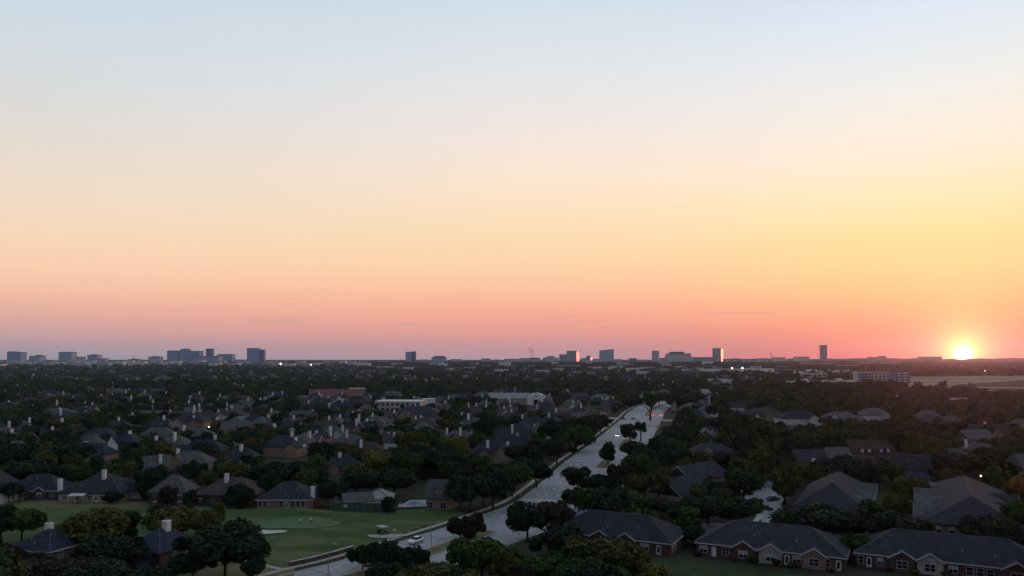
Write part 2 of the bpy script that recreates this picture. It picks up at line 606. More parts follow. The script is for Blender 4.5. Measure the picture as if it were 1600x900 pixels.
# lane dashes and stop lines, each its own piece of the road
for lane in (3.2, 6.4, 10.0):
    i0 = 0
    for k in range(0, len(A) - 2, 4):
        y = A[k].y
        if lane > w_left(y) - 2 or y < 120 or y > 640 or 500 < y < 600:
            continue
        b = MB()
        p0, p1, q0, q1 = off(k, lane - 0.14), off(k, lane + 0.14), off(k + 1, lane - 0.14), off(k + 1, lane + 0.14)
        b.add([(*p0, 0.036), (*p1, 0.036), (*q1, 0.036), (*q0, 0.036)], [(0, 1, 2, 3)])
        b.build('lane_dash', M_PAINT, road)
for lane in (3.2, 6.4):
    for k in range(0, len(A) - 2, 4):
        y = A[k].y
        if y < 120 or y > 640 or 500 < y < 600:
            continue
        o_ = w_left(y) + MED + lane
        b = MB()
        p0, p1, q0, q1 = off(k, o_ - 0.14), off(k, o_ + 0.14), off(k + 1, o_ - 0.14), off(k + 1, o_ + 0.14)
        b.add([(*p0, 0.036), (*p1, 0.036), (*q1, 0.036), (*q0, 0.036)], [(0, 1, 2, 3)])
        b.build('lane_dash', M_PAINT, road)


for k in range(0, len(A) - 2, 3):
    y = A[k].y
    if y < 120 or y > 640:
        continue
    n_ = Vector((-AN[k].y, AN[k].x, 0)) * 0.11
    for o0, o1 in ((0.05, w_left(y) - 0.05), (w_left(y) + MED + 0.05, w_left(y) + MED + 9.5)):
        p, q = Vector((*off(k, o0), 0.0335)), Vector((*off(k, o1), 0.0335))
        MB().add([p - n_, q - n_, q + n_, p + n_], [(0, 1, 2, 3)]).build('paving_joint', M_JOINT, road)
for lane in (3.5, 6.7, 10.3):
    for y0, y1 in ((120, 205), (262 if lane > 9 else 205, 500)):
        if lane > 9 and y0 == 120:
            continue
        o = strip('paving_joint', lane, lane + 0.14, y0, y1, 0.0338, M_JOINT, parent=road)


def idx_at(y):
    return min(range(len(A)), key=lambda i: abs(A[i].y - y))


for y, o0, o1 in ((494, 0.4, 14), (606, 20, 29), (248, 0.3, 12.2), (297, 0.3, 14.2), (318, 0.3, 14.2)):
    i = idx_at(y)
    p, q, n_ = Vector((*off(i, o0), 0.037)), Vector((*off(i, o1), 0.037)), Vector((-AN[i].y, AN[i].x, 0)) * 0.3
    MB().add([p - n_, q - n_, q + n_, p + n_], [(0, 1, 2, 3)]).build('stop_line', M_PAINT, road)


M_PATCH = mat('newer_dark_asphalt', (0.15, 0.15, 0.165), 0.7, var=0.2, scale=0.6)
strip('road_patch', 0.2, 26, 515, 540, 0.045, M_PATCH)
strip('road_patch', 9.0, 12.5, 232, 246, 0.042, M_PATCH)
strip('road_patch', 1.0, 5.0, 405, 409, 0.042, M_PATCH)


def poly_sheet(name, pts, z, m_, kind='structure'):
    o = MB().add([(x, y, T(y) + z) for x, y in pts], [tuple(range(len(pts)))]).build(name, m_)
    if kind:
        o['kind'] = kind
    return o


# cross street at the far junction, the side drive and the car park on the right
poly_sheet('cross_street', [(20, 612), (84, 580), (118, 560), (168, 535), (172, 545), (122, 572), (90, 592), (24, 622)], 0.026, M_ROAD)
drive = poly_sheet('side_drive', [(2, 196), (14, 199), (40, 203), (70, 205), (78, 207), (78, 213), (68, 212), (40, 210), (16, 212), (4, 216)], 0.024, M_ROAD)
car_park = poly_sheet('car_park', [(68, 200), (76, 202), (79, 216), (82, 234), (90, 256), (98, 280), (90, 292), (80, 286), (74, 266), (76, 246), (71, 226)], 0.020, M_ROAD)
poly_sheet('car_park', [(56, 194), (62, 194), (60, 206), (54, 206)], 0.016, M_ROAD)
poly_sheet('house_drive', [G(972, 778), G(988, 778), G(998, 742), G(988, 742)], 0.02, M_WALK)
for k, (y0, xo) in enumerate(((201.5, 0), (204.5, 0), (208, 1), (211.5, 2))):
    poly_sheet('footpath', [(63 + xo, y0), (76 + xo, y0 + .6), (76 + xo, y0 + 1.8), (63 + xo, y0 + 1.2)], 0.05 + 0.004 * k, M_KERB)
poly_sheet('footpath', [(60, 200), (61.4, 199.6), (78, 232), (90, 250), (88.6, 250.6), (76.4, 232.6)], 0.07, M_KERB)

# ------------------------------------------------------------------ golf course
def mound(x, y):
    z = 0.0
    for mx, my, r, h in ((-62, 222, 13, 1.7), (-38, 214, 12, 1.4), (-78, 224, 16, 1.0), (-52, 192, 12, 0.9), (-100, 214, 16, 0.8), (-30, 203, 8, 0.5), (-70, 186, 10, 0.7)):
        z += h * math.exp(-(((x - mx) / r) ** 2 + ((y - my) / (r * 0.7)) ** 2))
    return z


def golf_mat():
    m_ = bpy.data.materials.new('golf_turf')
    m_.use_nodes = True
    t = NT(m_.node_tree)
    b = m_.node_tree.nodes['Principled BSDF']
    b.inputs['Roughness'].default_value = 0.95
    b.inputs['Specular IOR Level'].default_value = 0.1
    geo = t.n('ShaderNodeNewGeometry')
    mp_ = t.n('ShaderNodeMapping')
    mp_.inputs['Scale'].default_value = (0.045, 0.13, 0)
    t.l(geo.outputs['Position'], mp_.inputs[0])
    nz_ = t.n('ShaderNodeTexNoise')
    nz_.inputs['Scale'].default_value = 1.0
    nz_.inputs['Detail'].default_value = 5
    t.l(mp_.outputs[0], nz_.inputs[0])
    green = t.mix(t.rng(nz_.outputs[0], 0.38, 0.62), (0.034, 0.074, 0.020), (0.070, 0.122, 0.032))
    nz2 = t.n('ShaderNodeTexNoise')
    nz2.inputs['Scale'].default_value = 0.9
    nz2.inputs['Detail'].default_value = 5
    t.l(geo.outputs['Position'], nz2.inputs[0])
    green = t.mix(t.rng(nz2.outputs[0], 0.45, 0.75), green, (0.060, 0.070, 0.026))
    sp_ = t.n('ShaderNodeSeparateXYZ')
    t.l(geo.outputs['Position'], sp_.inputs[0])
    mow = t.m('SINE', t.m('ADD', t.m('MULTIPLY', sp_.outputs[0], 0.55), t.m('MULTIPLY', sp_.outputs[1], 0.8)))
    green = t.mix(t.rng(mow, -0.2, 0.2, 0, 0.35, smooth=True), green, (0.040, 0.085, 0.030))
    # dry rough along the far left and along the road
    fy = t.m('ADD', t.rng(sp_.outputs[1], 226, 240, smooth=True), t.m('MULTIPLY', t.m('SUBTRACT', nz_.outputs[0], 0.5), 1.2))
    fx = t.rng(sp_.outputs[0], -112, -150, smooth=True)
    dry = t.m('MULTIPLY', t.m('MULTIPLY', fy, t.rng(sp_.outputs[0], -76, -100, smooth=True)), 1.0, clamp=True)
    dry = t.m('MAXIMUM', dry, t.m('MULTIPLY', fx, 0.4))
    dry2 = t.rng(t.m('ADD', nz_.outputs[0], t.rng(sp_.outputs[1], 186, 172, 0, 0.2)), 0.56, 0.70, 0, 0.7, smooth=True)
    edge = t.m('SUBTRACT', sp_.outputs[0], t.m('ADD', t.m('MULTIPLY', sp_.outputs[1], 0.62), -146.4))
    dry3 = t.m('MULTIPLY', t.rng(t.m('ADD', edge, t.m('MULTIPLY', nz2.outputs[0], 8.0)), -6, 1, 0, 0.7, smooth=True), 1.0)
    dry = t.m('MAXIMUM', t.m('MAXIMUM', dry, dry2), dry3)
    base = t.mix(dry, green, t.mix(nz2.outputs[0], (0.165, 0.142, 0.075), (0.115, 0.110, 0.055)))
    t.l(base, b.inputs['Base Color'])
    return m_


GOLF = [(-240, 262), (-150, 248), (-120, 246), (-85, 232), (-70, 229), (-55, 229), (-38, 229), (-22, 234), (-13, 226), (-8, 217), (-20.5, 209), (-27.5, 196), (-41, 173), (-50, 163), (-58, 152), (-110, 150), (-240, 160)]


def in_poly(x, y, poly):
    c_ = False
    n = len(poly)
    for i in range(n):
        x0, y0 = poly[i]
        x1, y1 = poly[(i + 1) % n]
        if (y0 > y) != (y1 > y) and x < (x1 - x0) * (y - y0) / (y1 - y0) + x0:
            c_ = not c_
    return c_


M_GOLF = golf_mat()
b = MB()
gx = np.arange(-240, -6, 2.0)
gy = np.arange(150, 264, 2.0)
pos = {}
for j, y in enumerate(gy):
    for i, x in enumerate(gx):
        if in_poly(x, y, GOLF):
            pos[(i, j)] = len(b.v)
            d_edge = min(1.0, sum(in_poly(x + ex, y + ey, GOLF) for ex, ey in ((5, 0), (-5, 0), (0, 5), (0, -5))) / 4)
            b.v.append((x, y, 0.05 + mound(x, y) * (1 if d_edge == 1 else 0.3 * d_edge)))
for (i, j), a in pos.items():
    q = [pos.get((i + 1, j)), pos.get((i + 1, j + 1)), pos.get((i, j + 1))]
    if None not in q:
        b.f.append((a, *q))
struct(b.build('golf_course', M_GOLF, smooth=True))


def blob_sheet(name, cx, cy, rx, ry, z, m_, kind='structure', seed=0, n=40, dish=0.0):
    q = random.Random(seed)
    ph = [q.uniform(0, 6.28) for _ in range(3)]
    bb = MB()
    rings = 6
    bb.v.append((cx, cy, mound(cx, cy) + z - dish))
    for r_ in range(1, rings + 1):
        for k in range(n):
            a = 2 * math.pi * k / n
            s = (1 + 0.13 * math.sin(2 * a + ph[0]) + 0.09 * math.sin(3 * a + ph[1]) + 0.04 * math.sin(5 * a + ph[2])) * r_ / rings
            x, y = cx + rx * s * math.cos(a), cy + ry * s * math.sin(a)
            bb.v.append((x, y, mound(x, y) + z - dish * (1 - (r_ / rings) ** 2)))
    bb.f += [(0, 1 + k, 1 + (k + 1) % n) for k in range(n)]
    for r_ in range(rings - 1):
        for k in range(n):
            a, c_ = 1 + r_ * n + k, 1 + r_ * n + (k + 1) % n
            bb.f.append((a, a + n, c_ + n, c_))
    o = bb.build(name, m_, smooth=True)
    if kind:
        o['kind'] = kind
    return o


M_GREEN = mat('putting_green_turf', (0.095, 0.145, 0.070), 0.9, var=0.1, scale=0.4, spec=0.1)
M_SAND = mat('white_bunker_sand', (0.50, 0.48, 0.44), 0.95, var=0.1, scale=1.2)
x_, y_ = G(462, 822)
blob_sheet('putting_green', x_, y_ + 1, 10.5, 6.5, 0.16, M_GREEN, seed=3)
x_, y_ = G(412, 834)
tag(blob_sheet('sand_bunker', x_, y_, 5.2, 3.4, 0.22, M_SAND, kind=None, seed=7, dish=0.1), 'white sand bunker on the golf course left of the putting green', 'bunker')
M_PATH = mat('pale_cart_path', (0.36, 0.34, 0.30), 0.9, var=0.15, scale=0.6)
x_, y_ = G(606, 839)
blob_sheet('cart_path', x_ - 0.3, y_, 5.0, 1.9, 0.17, M_PATH, seed=2)
poly_sheet('footpath', [(-61, 160), (-45, 158), (-46.5, 165), (-61, 171)], 0.075, M_MEDIAN)
poly_sheet('footpath', [(-62, 173), (-49, 163.5), (-48, 164.3), (-62, 174.4)], 0.095, M_WALK)
poly_sheet('lawn', [(28, 176), (44, 168), (80, 152), (108, 140), (110, 120), (0, 120), (16, 172)], 0.012, mat('back_lawn', (0.038, 0.060, 0.022), 0.95, col2=(0.026, 0.040, 0.016), scale=0.3, spec=0.1))
x0_, y0_ = G(1385, 783)
poly_sheet('lawn', [(x0_ - 7, y0_ - 22), (x0_ + 4, y0_ - 22), (x0_ + 8, y0_ + 14), (x0_ - 4, y0_ + 14)], 0.012, mat('court_lawn', (0.062, 0.075, 0.028), 0.95, var=0.2, scale=0.4, spec=0.1))

# ------------------------------------------------------------------ houses
HOUSES = []            # dicts: x, y, rx, ry (footprint), box (what the photo shows of it), obj, short
CACHE = {}


def window_mesh(w_, h_, mull):
    k = ('win', round(w_, 2), round(h_, 2), mull)
    if k not in CACHE:
        f = 0.09
        b = MB()
        b.box(-w_ / 2 - f, w_ / 2 + f, -0.06, 0.05, -f, 0).box(-w_ / 2 - f, w_ / 2 + f, -0.06, 0.05, h_, h_ + f)
        b.box(-w_ / 2 - f, -w_ / 2, -0.06, 0.05, 0, h_).box(w_ / 2, w_ / 2 + f, -0.06, 0.05, 0, h_)
        for q in range(1, mull):
            x = -w_ / 2 + w_ * q / mull
            b.box(x - 0.04, x + 0.04, -0.055, 0.05, 0, h_)
        b.box(-w_ / 2, w_ / 2, -0.05, 0.05, h_ * 0.5 - 0.03, h_ * 0.5 + 0.03)
        CACHE[k] = (b.mesh('window', TRIM), MB().box(-w_ / 2, w_ / 2, -0.03, 0.05, 0, h_).mesh('pane', GLASS), MB().box(-w_ / 2, w_ / 2, -0.035, 0.05, h_ * 0.48, h_).mesh('blind', BLIND))
    return CACHE[k]


def window(rt, side, u, z, W_, Dp, w_=1.3, h_=1.4, mull=2, blind=False):
    rz, d = {'f': (0, Dp / 2), 'r': (math.pi / 2, W_ / 2), 'l': (-math.pi / 2, W_ / 2), 'b': (math.pi, Dp / 2)}[side]
    loc = Matrix.Rotation(rz, 3, 'Z') @ Vector((u, -d, z))
    fr, pa, bl = window_mesh(w_, h_, mull)
    o = put('window', fr, rt, loc, rz)
    put('pane', pa, o)
    if blind:
        put('blind', bl, o)
    return o


def door(rt, side, u, W_, Dp, w_=1.0, h_=2.15, glass=True, z=0.1):
    rz, d = {'f': (0, Dp / 2), 'r': (math.pi / 2, W_ / 2), 'l': (-math.pi / 2, W_ / 2)}[side]
    loc = Matrix.Rotation(rz, 3, 'Z') @ Vector((u, -d, z))
    k = ('door', w_, h_, glass)
    if k not in CACHE:
        CACHE[k] = (MB().box(-w_ / 2, w_ / 2, -0.07, 0.05, 0, h_).mesh('door', DOORW), MB().box(-w_ * 0.28, w_ * 0.28, -0.085, -0.06, 0.5, h_ - 0.3).mesh('door_pane', GLASS), MB().box(w_ * 0.36, w_ * 0.42, -0.12, -0.06, 0.95, 1.1).mesh('handle', CAPM))
    a, p, h = CACHE[k]
    o = put('door', a, rt, loc, rz)
    if glass:
        put('door_pane', p, o)
    put('handle', h, o)


def gable(rt, side, u, gw, p, eave, Dn, rise, hy, wall, roof, trim=True, gh=None, win=None, base=0.0):
    """a cross gable on one side: its wall, its two roof slopes, its white bargeboards. Dn: distance of that side from the centre"""
    rz = {'f': 0, 'r': math.pi / 2, 'l': -math.pi / 2, 'b': math.pi}[side]
    gh = gh or gw / 2 * 0.72
    y0 = -Dn - p
    loc = Matrix.Rotation(rz, 3, 'Z') @ Vector((u, 0, 0))
    MB().prism([(-gw / 2, base), (gw / 2, base), (gw / 2, eave), (0, eave + gh), (-gw / 2, eave)], 'y', y0, -Dn + 0.6).build('gable_wall', wall, rt, loc, rz)
    back = -Dn + min(hy * 0.98, gh / (rise / hy) + 0.5)
    s = gh / (gw / 2)
    ov = 0.4
    b = MB()
    for sg in (-1, 1):
        e = sg * (gw / 2 + ov)
        ze = eave - ov * s
        b.prism([(0, eave + gh), (0, eave + gh + 0.22), (e, ze + 0.22), (e, ze)], 'y', y0 - 0.35, back)
    r_ = b.build('gable_roof', roof, rt, loc, rz)
    if trim:
        b = MB()
        for sg in (-1, 1):
            e = sg * (gw / 2 + ov)
            ze = eave - ov * s
            b.prism([(0, eave + gh - 0.10), (0, eave + gh + 0.25), (e, ze + 0.25), (e, ze - 0.10)], 'y', y0 - 0.40, y0 - 0.352)
        b.build('bargeboard', TRIM, r_)
    if win:
        fr, pa, bl = window_mesh(win[0], win[1], 2)
        o = put('window', fr, rt, Matrix.Rotation(rz, 3, 'Z') @ Vector((u, y0, win[2])), rz)
        put('pane', pa, o)
        if len(win) > 4:
            MB().box(-win[0] / 2 + 0.03, win[0] / 2 - 0.03, -0.05, -0.031, 0.03, win[1] - 0.03).build('blind', CHIM, o)
        elif len(win) > 3 and win[3]:
            put('blind', bl, o)


def chimney(rt, x, y, z0, z1, s=1.05, near=True):
    o = MB().box(-s / 2, s / 2, -s / 2, s / 2, z0, z1).build('chimney', CHIM, rt, (x, y, 0))
    if near:
        MB().box(-s / 2 - 0.1, s / 2 + 0.1, -s / 2 - 0.1, s / 2 + 0.1, z1 - 0.02, z1 + 0.16).build('chimney_cap', CHIM, o)
        MB().tube([(0, 0, z1 + 0.1), (0, 0, z1 + 0.55)], [0.2, 0.2], 8).build('flue', CAPM, o)
    return o


def hip_mesh(hx, hy, z0, rise, form, hipk=1.0):
    b = MB()
    z1 = z0 + 0.22
    zr = z0 + rise
    rl = hx if form == 'gable' else max(0.25, hx - hy * hipk)
    if hx < hy and form != 'gable':
        ry = max(0.25, hy - hx * hipk)
        top = [(0, -ry, zr), (0, ry, zr)]
        sl = [(4, 5, 8), (5, 6, 9, 8), (6, 7, 9), (7, 4, 8, 9)]
    else:
        top = [(-rl, 0, zr), (rl, 0, zr)]
        sl = [(4, 5, 9, 8), (5, 6, 9), (6, 7, 8, 9), (7, 4, 8)]
    b.add([(-hx, -hy, z0), (hx, -hy, z0), (hx, hy, z0), (-hx, hy, z0), (-hx, -hy, z1), (hx, -hy, z1), (hx, hy, z1), (-hx, hy, z1)] + top,
          [(3, 2, 1, 0), (0, 1, 5, 4), (1, 2, 6, 5), (2, 3, 7, 6), (3, 0, 4, 7)] + sl)
    return b


def house_at(label, x, y, rz, W_, Dp, eave=3.0, rise=4.2, form='hip', roof='charcoal', wall='brick', chims=(), near=True, gables=(), wins=(), doors=(),
             fascia=False, short=None, box=None, name='house', hipk=1.0, group='suburban houses'):
    """chims: (local x, local y, top z, size)"""
    z = T(y)
    rt = root(name, label, 'house', (x, y, z), rz, group)
    wm, rm = WALLS[wall], ROOFS[roof]
    b = MB()
    b.box(-W_ / 2, W_ / 2, -Dp / 2, Dp / 2, -0.3, eave)
    if form == 'gable':
        hyv = Dp / 2 + 0.45
        for sx in (-1, 1):
            b.prism([(-Dp / 2, eave - 0.01), (Dp / 2, eave - 0.01), (0, eave + rise * (Dp / 2) / hyv - 0.05)], 'x', sx * (W_ / 2) - 0.15 * (sx > 0), sx * (W_ / 2) + 0.15 * (sx < 0))
    b.build('wall', wm, rt)
    hx, hy = W_ / 2 + 0.45, Dp / 2 + 0.45
    ro = hip_mesh(hx, hy, eave - 0.06, rise, form, hipk).build('roof', rm, rt)
    if near:
        MB().box(-0.15, 0.15, -0.15, 0.15, 0, 0.45).build('roof_vent', TRIM, ro, (hx * 0.25, hy * 0.35, eave + rise * 0.62))
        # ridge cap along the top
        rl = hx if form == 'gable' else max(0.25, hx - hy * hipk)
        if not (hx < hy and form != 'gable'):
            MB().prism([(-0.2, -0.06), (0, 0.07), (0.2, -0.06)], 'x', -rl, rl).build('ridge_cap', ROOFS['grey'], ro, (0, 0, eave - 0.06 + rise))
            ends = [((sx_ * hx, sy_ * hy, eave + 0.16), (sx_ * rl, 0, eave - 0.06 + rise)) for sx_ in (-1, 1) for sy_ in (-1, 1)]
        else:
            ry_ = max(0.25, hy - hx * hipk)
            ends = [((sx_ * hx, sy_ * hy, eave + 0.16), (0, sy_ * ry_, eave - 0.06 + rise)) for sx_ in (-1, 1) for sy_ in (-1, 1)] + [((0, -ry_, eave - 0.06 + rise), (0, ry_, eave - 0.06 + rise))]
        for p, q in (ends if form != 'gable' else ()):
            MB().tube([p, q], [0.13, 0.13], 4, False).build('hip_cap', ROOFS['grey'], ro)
        for k_ in range(4):
            u_, v_ = rnd.uniform(-0.45, 0.45), rnd.uniform(0.25, 0.7)
            if hx >= hy:
                MB().tube([(0, 0, -0.3), (0, 0, 0.42)], [0.09, 0.09], 6).build('vent_pipe', TRIM if k_ % 2 else CAPM, ro, (u_ * hx, -v_ * hy, eave + 0.16 + (rise - 0.22) * (1 - v_)))
    if fascia:
        t_ = 0.05
        b = MB().box(-hx - t_, hx + t_, -hy - t_, -hy - 0.003, eave - 0.12, eave + 0.14).box(hx + 0.003, hx + t_, -hy, hy, eave - 0.12, eave + 0.14).box(-hx - t_, -hx - 0.003, -hy, hy, eave - 0.12, eave + 0.14)
        b.build('fascia', TRIM, ro)
    for q in chims:
        chimney(rt, q[0], q[1], eave + 0.3, q[2], q[3] if len(q) > 3 else 1.05, near)
    for g in gables:
        sd, u, gw, p = g[:4]
        kw = g[4] if len(g) > 4 else {}
        Dn, hyy = (Dp / 2, hy) if sd in 'fb' else (W_ / 2, hx)
        rs = rise
        gable(rt, sd, u, gw, p, kw.get('eave', eave), Dn, rs, hyy, WALLS[kw.get('wall', wall)], ROOFS[kw.get('roof', roof)], kw.get('trim', True), kw.get('gh'), kw.get('win'), kw.get('base', 0.0))
    for q in wins:
        window(rt, q[0], q[1], q[2], W_, Dp, *q[3:])
    for q in doors:
        door(rt, q[0], q[1], W_, Dp, *q[2:])
    c_, s_ = abs(math.cos(rz)), abs(math.sin(rz))
    HOUSES.append(dict(x=x, y=y, hx=hx * c_ + hy * s_, hy=hx * s_ + hy * c_, box=box, obj=rt, short=short, rz=rz, W=hx, D=hy))
    return rt


def house_px(label, px0, px1, yr, st=1, form='hip', roof='charcoal', wall='brick', rz=0.0, ch=(), short=None, vis=0.5, depth=None, ridge=None, eave=None, wins='auto', **kw):
    """a house from what the frame shows: eave ends px0 and px1, ridge row yr; ch: chimneys (column, top row[, toward the viewer in m])"""
    ridge = ridge or {1: 7.4, 2: 9.8}[st]
    eave = eave or {1: 2.8, 2: 4.5}[st]
    y = at_h(yr, ridge)
    if wall == 'auto':
        wall = 'brick'
    W_ = max(8.0, (px1 - px0) / F * y - 0.9)
    W_ = W_ / max(0.75, abs(math.cos(R(rz))))
    Dp = depth or min(16.0, max(9.5, W_ * 0.62))
    x = ((px0 + px1) / 2 - CX) / F * y
    cs = []
    for q in ch:
        v = q[2] if len(q) > 2 else 1.0
        yc = y - v
        xc = (q[0] - CX) / F * yc
        zt = CH - (q[1] - HZ) * yc / F - T(y)
        lx, ly = xc - x, -v
        a = -R(rz)
        lx, ly = lx * math.cos(a) - ly * math.sin(a), lx * math.sin(a) + ly * math.cos(a)
        cs.append((lx, ly, max(eave + 1.5, zt), 1.1))
    near = y < 340
    if wins == 'auto':
        wins = []
        if y < 330:
            n = max(2, int(W_ / 3.6))
            for s_ in range(st):
                for k in range(n):
                    u = -W_ / 2 + W_ * (k + 0.5) / n
                    wins.append(('f', u, 0.8 + 2.1 * s_, 1.2, 1.2, 2, rnd.random() < 0.45))
                wins.append(('r' if x < 0 else 'l', 0, 0.8 + 2.1 * s_, 1.2, 1.2, 2, False))
    if form == 'hip' and 'gables' not in kw and y > 300:
        u = rnd.choice([-1, 1]) * rnd.uniform(0.18, 0.3) * W_
        gw = min(7.5, W_ * rnd.uniform(0.32, 0.42))
        kw['gables'] = [('f', u, gw, 1.4, dict(trim=False, gh=min(gw * 0.45, (ridge - eave) * 0.75))), ('f', -u * 0.8, gw * 0.6, 0.9, dict(trim=rnd.random() < 0.3, gh=gw * 0.27))]
    base_row = HZ + (CH - T(y)) / y * F
    box = (px0, yr - 6, px1, yr + (base_row - yr) * vis, )
    return house_at(label, x, y, R(rz), W_, Dp, eave, ridge - eave, form, roof, wall, cs, near, short=short, box=box, wins=wins, **kw)


# the row that backs onto the golf course
house_px('small two-storey house with pale upper wall at the left edge beyond the fairway', -22, 22, 735, 2, roof='charcoal', wall='pale', short='left-edge house', vis=0.6)
house_px('dark hip-roofed house with white gabled porch and white chimney at its right end', 25, 107, 741, 1, roof='charcoal', wall='dark', ch=[(94, 749, 5.5)], short='white-porched house', vis=0.95,
         gables=[('f', -3.6, 4.2, 2.2, dict(wall='pale', gh=1.4, base=2.3)), ('f', 2.6, 3.4, 0.8, dict(gh=1.3, win=(1.6, 1.3, 1.0, True)))], doors=[('f', -3.4)], fascia=True)
aw = house_px('hip-roofed house with stone wall, pale awning and white chimney by its peak', 113, 212, 739, 1, roof='charcoal', wall='stone', ch=[(163, 735, 2.5)], short='awning house', vis=0.95, ridge=8.0, depth=17,
         gables=[('r', 0, 6, 3.5, dict(trim=False))], doors=[('f', 2.0)])
MB().prism([(-8.6, 3.0), (-8.6, 2.85), (-11.2, 2.35), (-11.2, 2.5)], 'x', -5.6, -0.6).build('awning', TRIM, aw)
for u in (-5.4, -3.1, -0.8):
    MB().box(u - 0.06, u + 0.06, -11.1, -10.98, 0, 2.36).build('awning_post', TRIM, aw)
house_px('tall pyramid-roofed house with white-curtained upper windows beyond the fairway', 242, 303, 741, 2, roof='grey', wall='brick', short='pyramid-roofed house', vis=0.75, ridge=9.4)
house_px('brown-roofed house with white chimney and three bright windows beyond the fairway', 315, 415, 745, 1, roof='brown', wall='dark', ch=[(354, 741, 2)], short='brown-roofed house', vis=0.9, depth=15)
house_px('dark hip-roofed pinkish brick house with white glass door and chimney facing the golf green', 410, 497, 752, 1, roof='charcoal', wall='pink', ch=[(489, 761, 4.0)], short='pinkish brick house', vis=1.0, depth=13,
         wins=[('f', -7.2, 0.8, 0.9, 1.5, 1, False), ('f', -5.8, 0.8, 0.9, 1.5, 1, False), ('f', -0.9, 0.8, 1.0, 1.5, 1, False), ('f', 2.6, 0.8, 1.0, 1.5, 1, False), ('f', 4.2, 0.8, 1.0, 1.5, 1, False), ('f', 5.7, 0.8, 1.0, 1.5, 1, False), ('r', 2, 0.8, 1.2, 1.4, 2, False)],
         doors=[('f', 0.8)], fascia=True, gables=[('r', 2.0, 6.5, 5.0, dict(trim=False, gh=2.2))])
# the bottom left corner
x_, y_ = G(100, 905)
house_at('two-storey red brick house with blue-black roof and white-trimmed gables, bottom left corner', -100.5, 167, R(-16), 10.0, 9.5, 4.6, 3.7, 'hip', 'slate', 'brick', [(-0.8, 0.6, 9.2, 1.2)],
         gables=[('f', -3.8, 3.6, 1.8, dict(win=(1.4, 1.1, 2.9))), ('f', 1.0, 4.6, 4.5, dict(eave=2.7))], wins=[('f', 3.8, 2.9, 1.3, 1.2, 2, False), ('r', -2, 2.9, 1.2, 1.2, 2, False)], fascia=True,
         short='gabled brick house', box=(33, 818, 112, 885))
house_at('red brick house with steep slate hip roof and broad white chimney at the bottom left', -76.5, 168, R(-20), 10.5, 12.0, 4.4, 3.9, 'hip', 'slate', 'brick', [(0.6, 0.6, 9.6, 1.3)],
         gables=[('f', 0.5, 6, 4.2, dict(eave=2.8, trim=False, gh=2.6))], wins=[('r', -1.8, 2.7, 1.1, 1.2, 2, False), ('r', 2.2, 2.7, 1.1, 1.2, 2, False)],
         short='broad-chimneyed brick house', box=(205, 824, 292, 892))


# low brick villas in a row along the bottom right
def villa(label, xl, yl, L, short, box, units, wall='brick', rz=R(-27)):
    """xl, yl: front left corner; units: list of (kind, u from the left, extra)"""
    Dp = 15.0
    cx = xl + math.cos(rz) * L / 2 - math.sin(rz) * Dp / 2
    cy = yl + math.sin(rz) * L / 2 + math.cos(rz) * Dp / 2
    gables, wins, doors = [], [], []
    for kd, u, *ex in units:
        uu = u - L / 2
        if kd == 'g':
            gables.append(('f', uu, 4.8, 0.7, dict(gh=1.5, wall=ex[0], win=(1.9, 1.5, 0.75, ex[1]))))
        elif kd == 'w':
            wins.append(('f', uu, 0.8, ex[0], 1.5, ex[1], ex[2]))
        elif kd == 'd':
            doors.append(('f', uu, 1.05, 2.2, ex[0]))
        elif kd == 'e':
            wins.append(('r', u, 0.9, 0.8, 1.2, 1, True))
    return house_at(label, cx, cy, rz, L, Dp, 2.9, 4.6, 'hip', 'charcoal', wall, gables=gables, wins=wins, doors=doors, fascia=True, short=short, box=box, name='brick_villa', group='low brick villas along the bottom')


villa('low red brick villa with two white-trimmed gables and glass door, partly behind the olive trees', 9.5, 189, 30, 'leftmost brick villa', (905, 806, 1090, 868), [('g', 13.0, 'brick', True), ('g', 19.4, 'brick', True), ('w', 23.8, 2.0, 2, True), ('d', 27.2, True), ('e', -3.5), ('e', -5.8)])
v2 = villa('long low brick villa with three white-trimmed gables in the middle of the bottom row', 42.5, 177.0, 31.5, 'middle brick villa', (1085, 824, 1312, 892), [('w', 1.6, 1.7, 2, True), ('d', 4.0, False), ('w', 6.6, 1.4, 2, False), ('g', 10.6, 'brick', True), ('g', 16.4, 'stone', True), ('d', 19.8, True), ('w', 22.2, 2.3, 3, True), ('g', 25.4, 'pink', False), ('w', 28.0, 1.1, 1, False), ('d', 30.2, True)])
v3 = villa('wide dark-roofed brick villa in the bottom right corner', 75.0, 167.5, 36, 'corner brick villa', (1345, 842, 1600, 899), [('w', 1.0, 1.0, 1, False), ('d', 2.6, True), ('w', 4.8, 1.1, 2, True), ('g', 9.0, 'dark', False), ('g', 14.2, 'stone', False), ('w', 18.4, 1.6, 2, True), ('w', 21.4, 1.2, 1, False), ('w', 23.2, 1.2, 1, False), ('w', 25.0, 1.2, 1, False), ('g', 29.5, 'brick', False)])

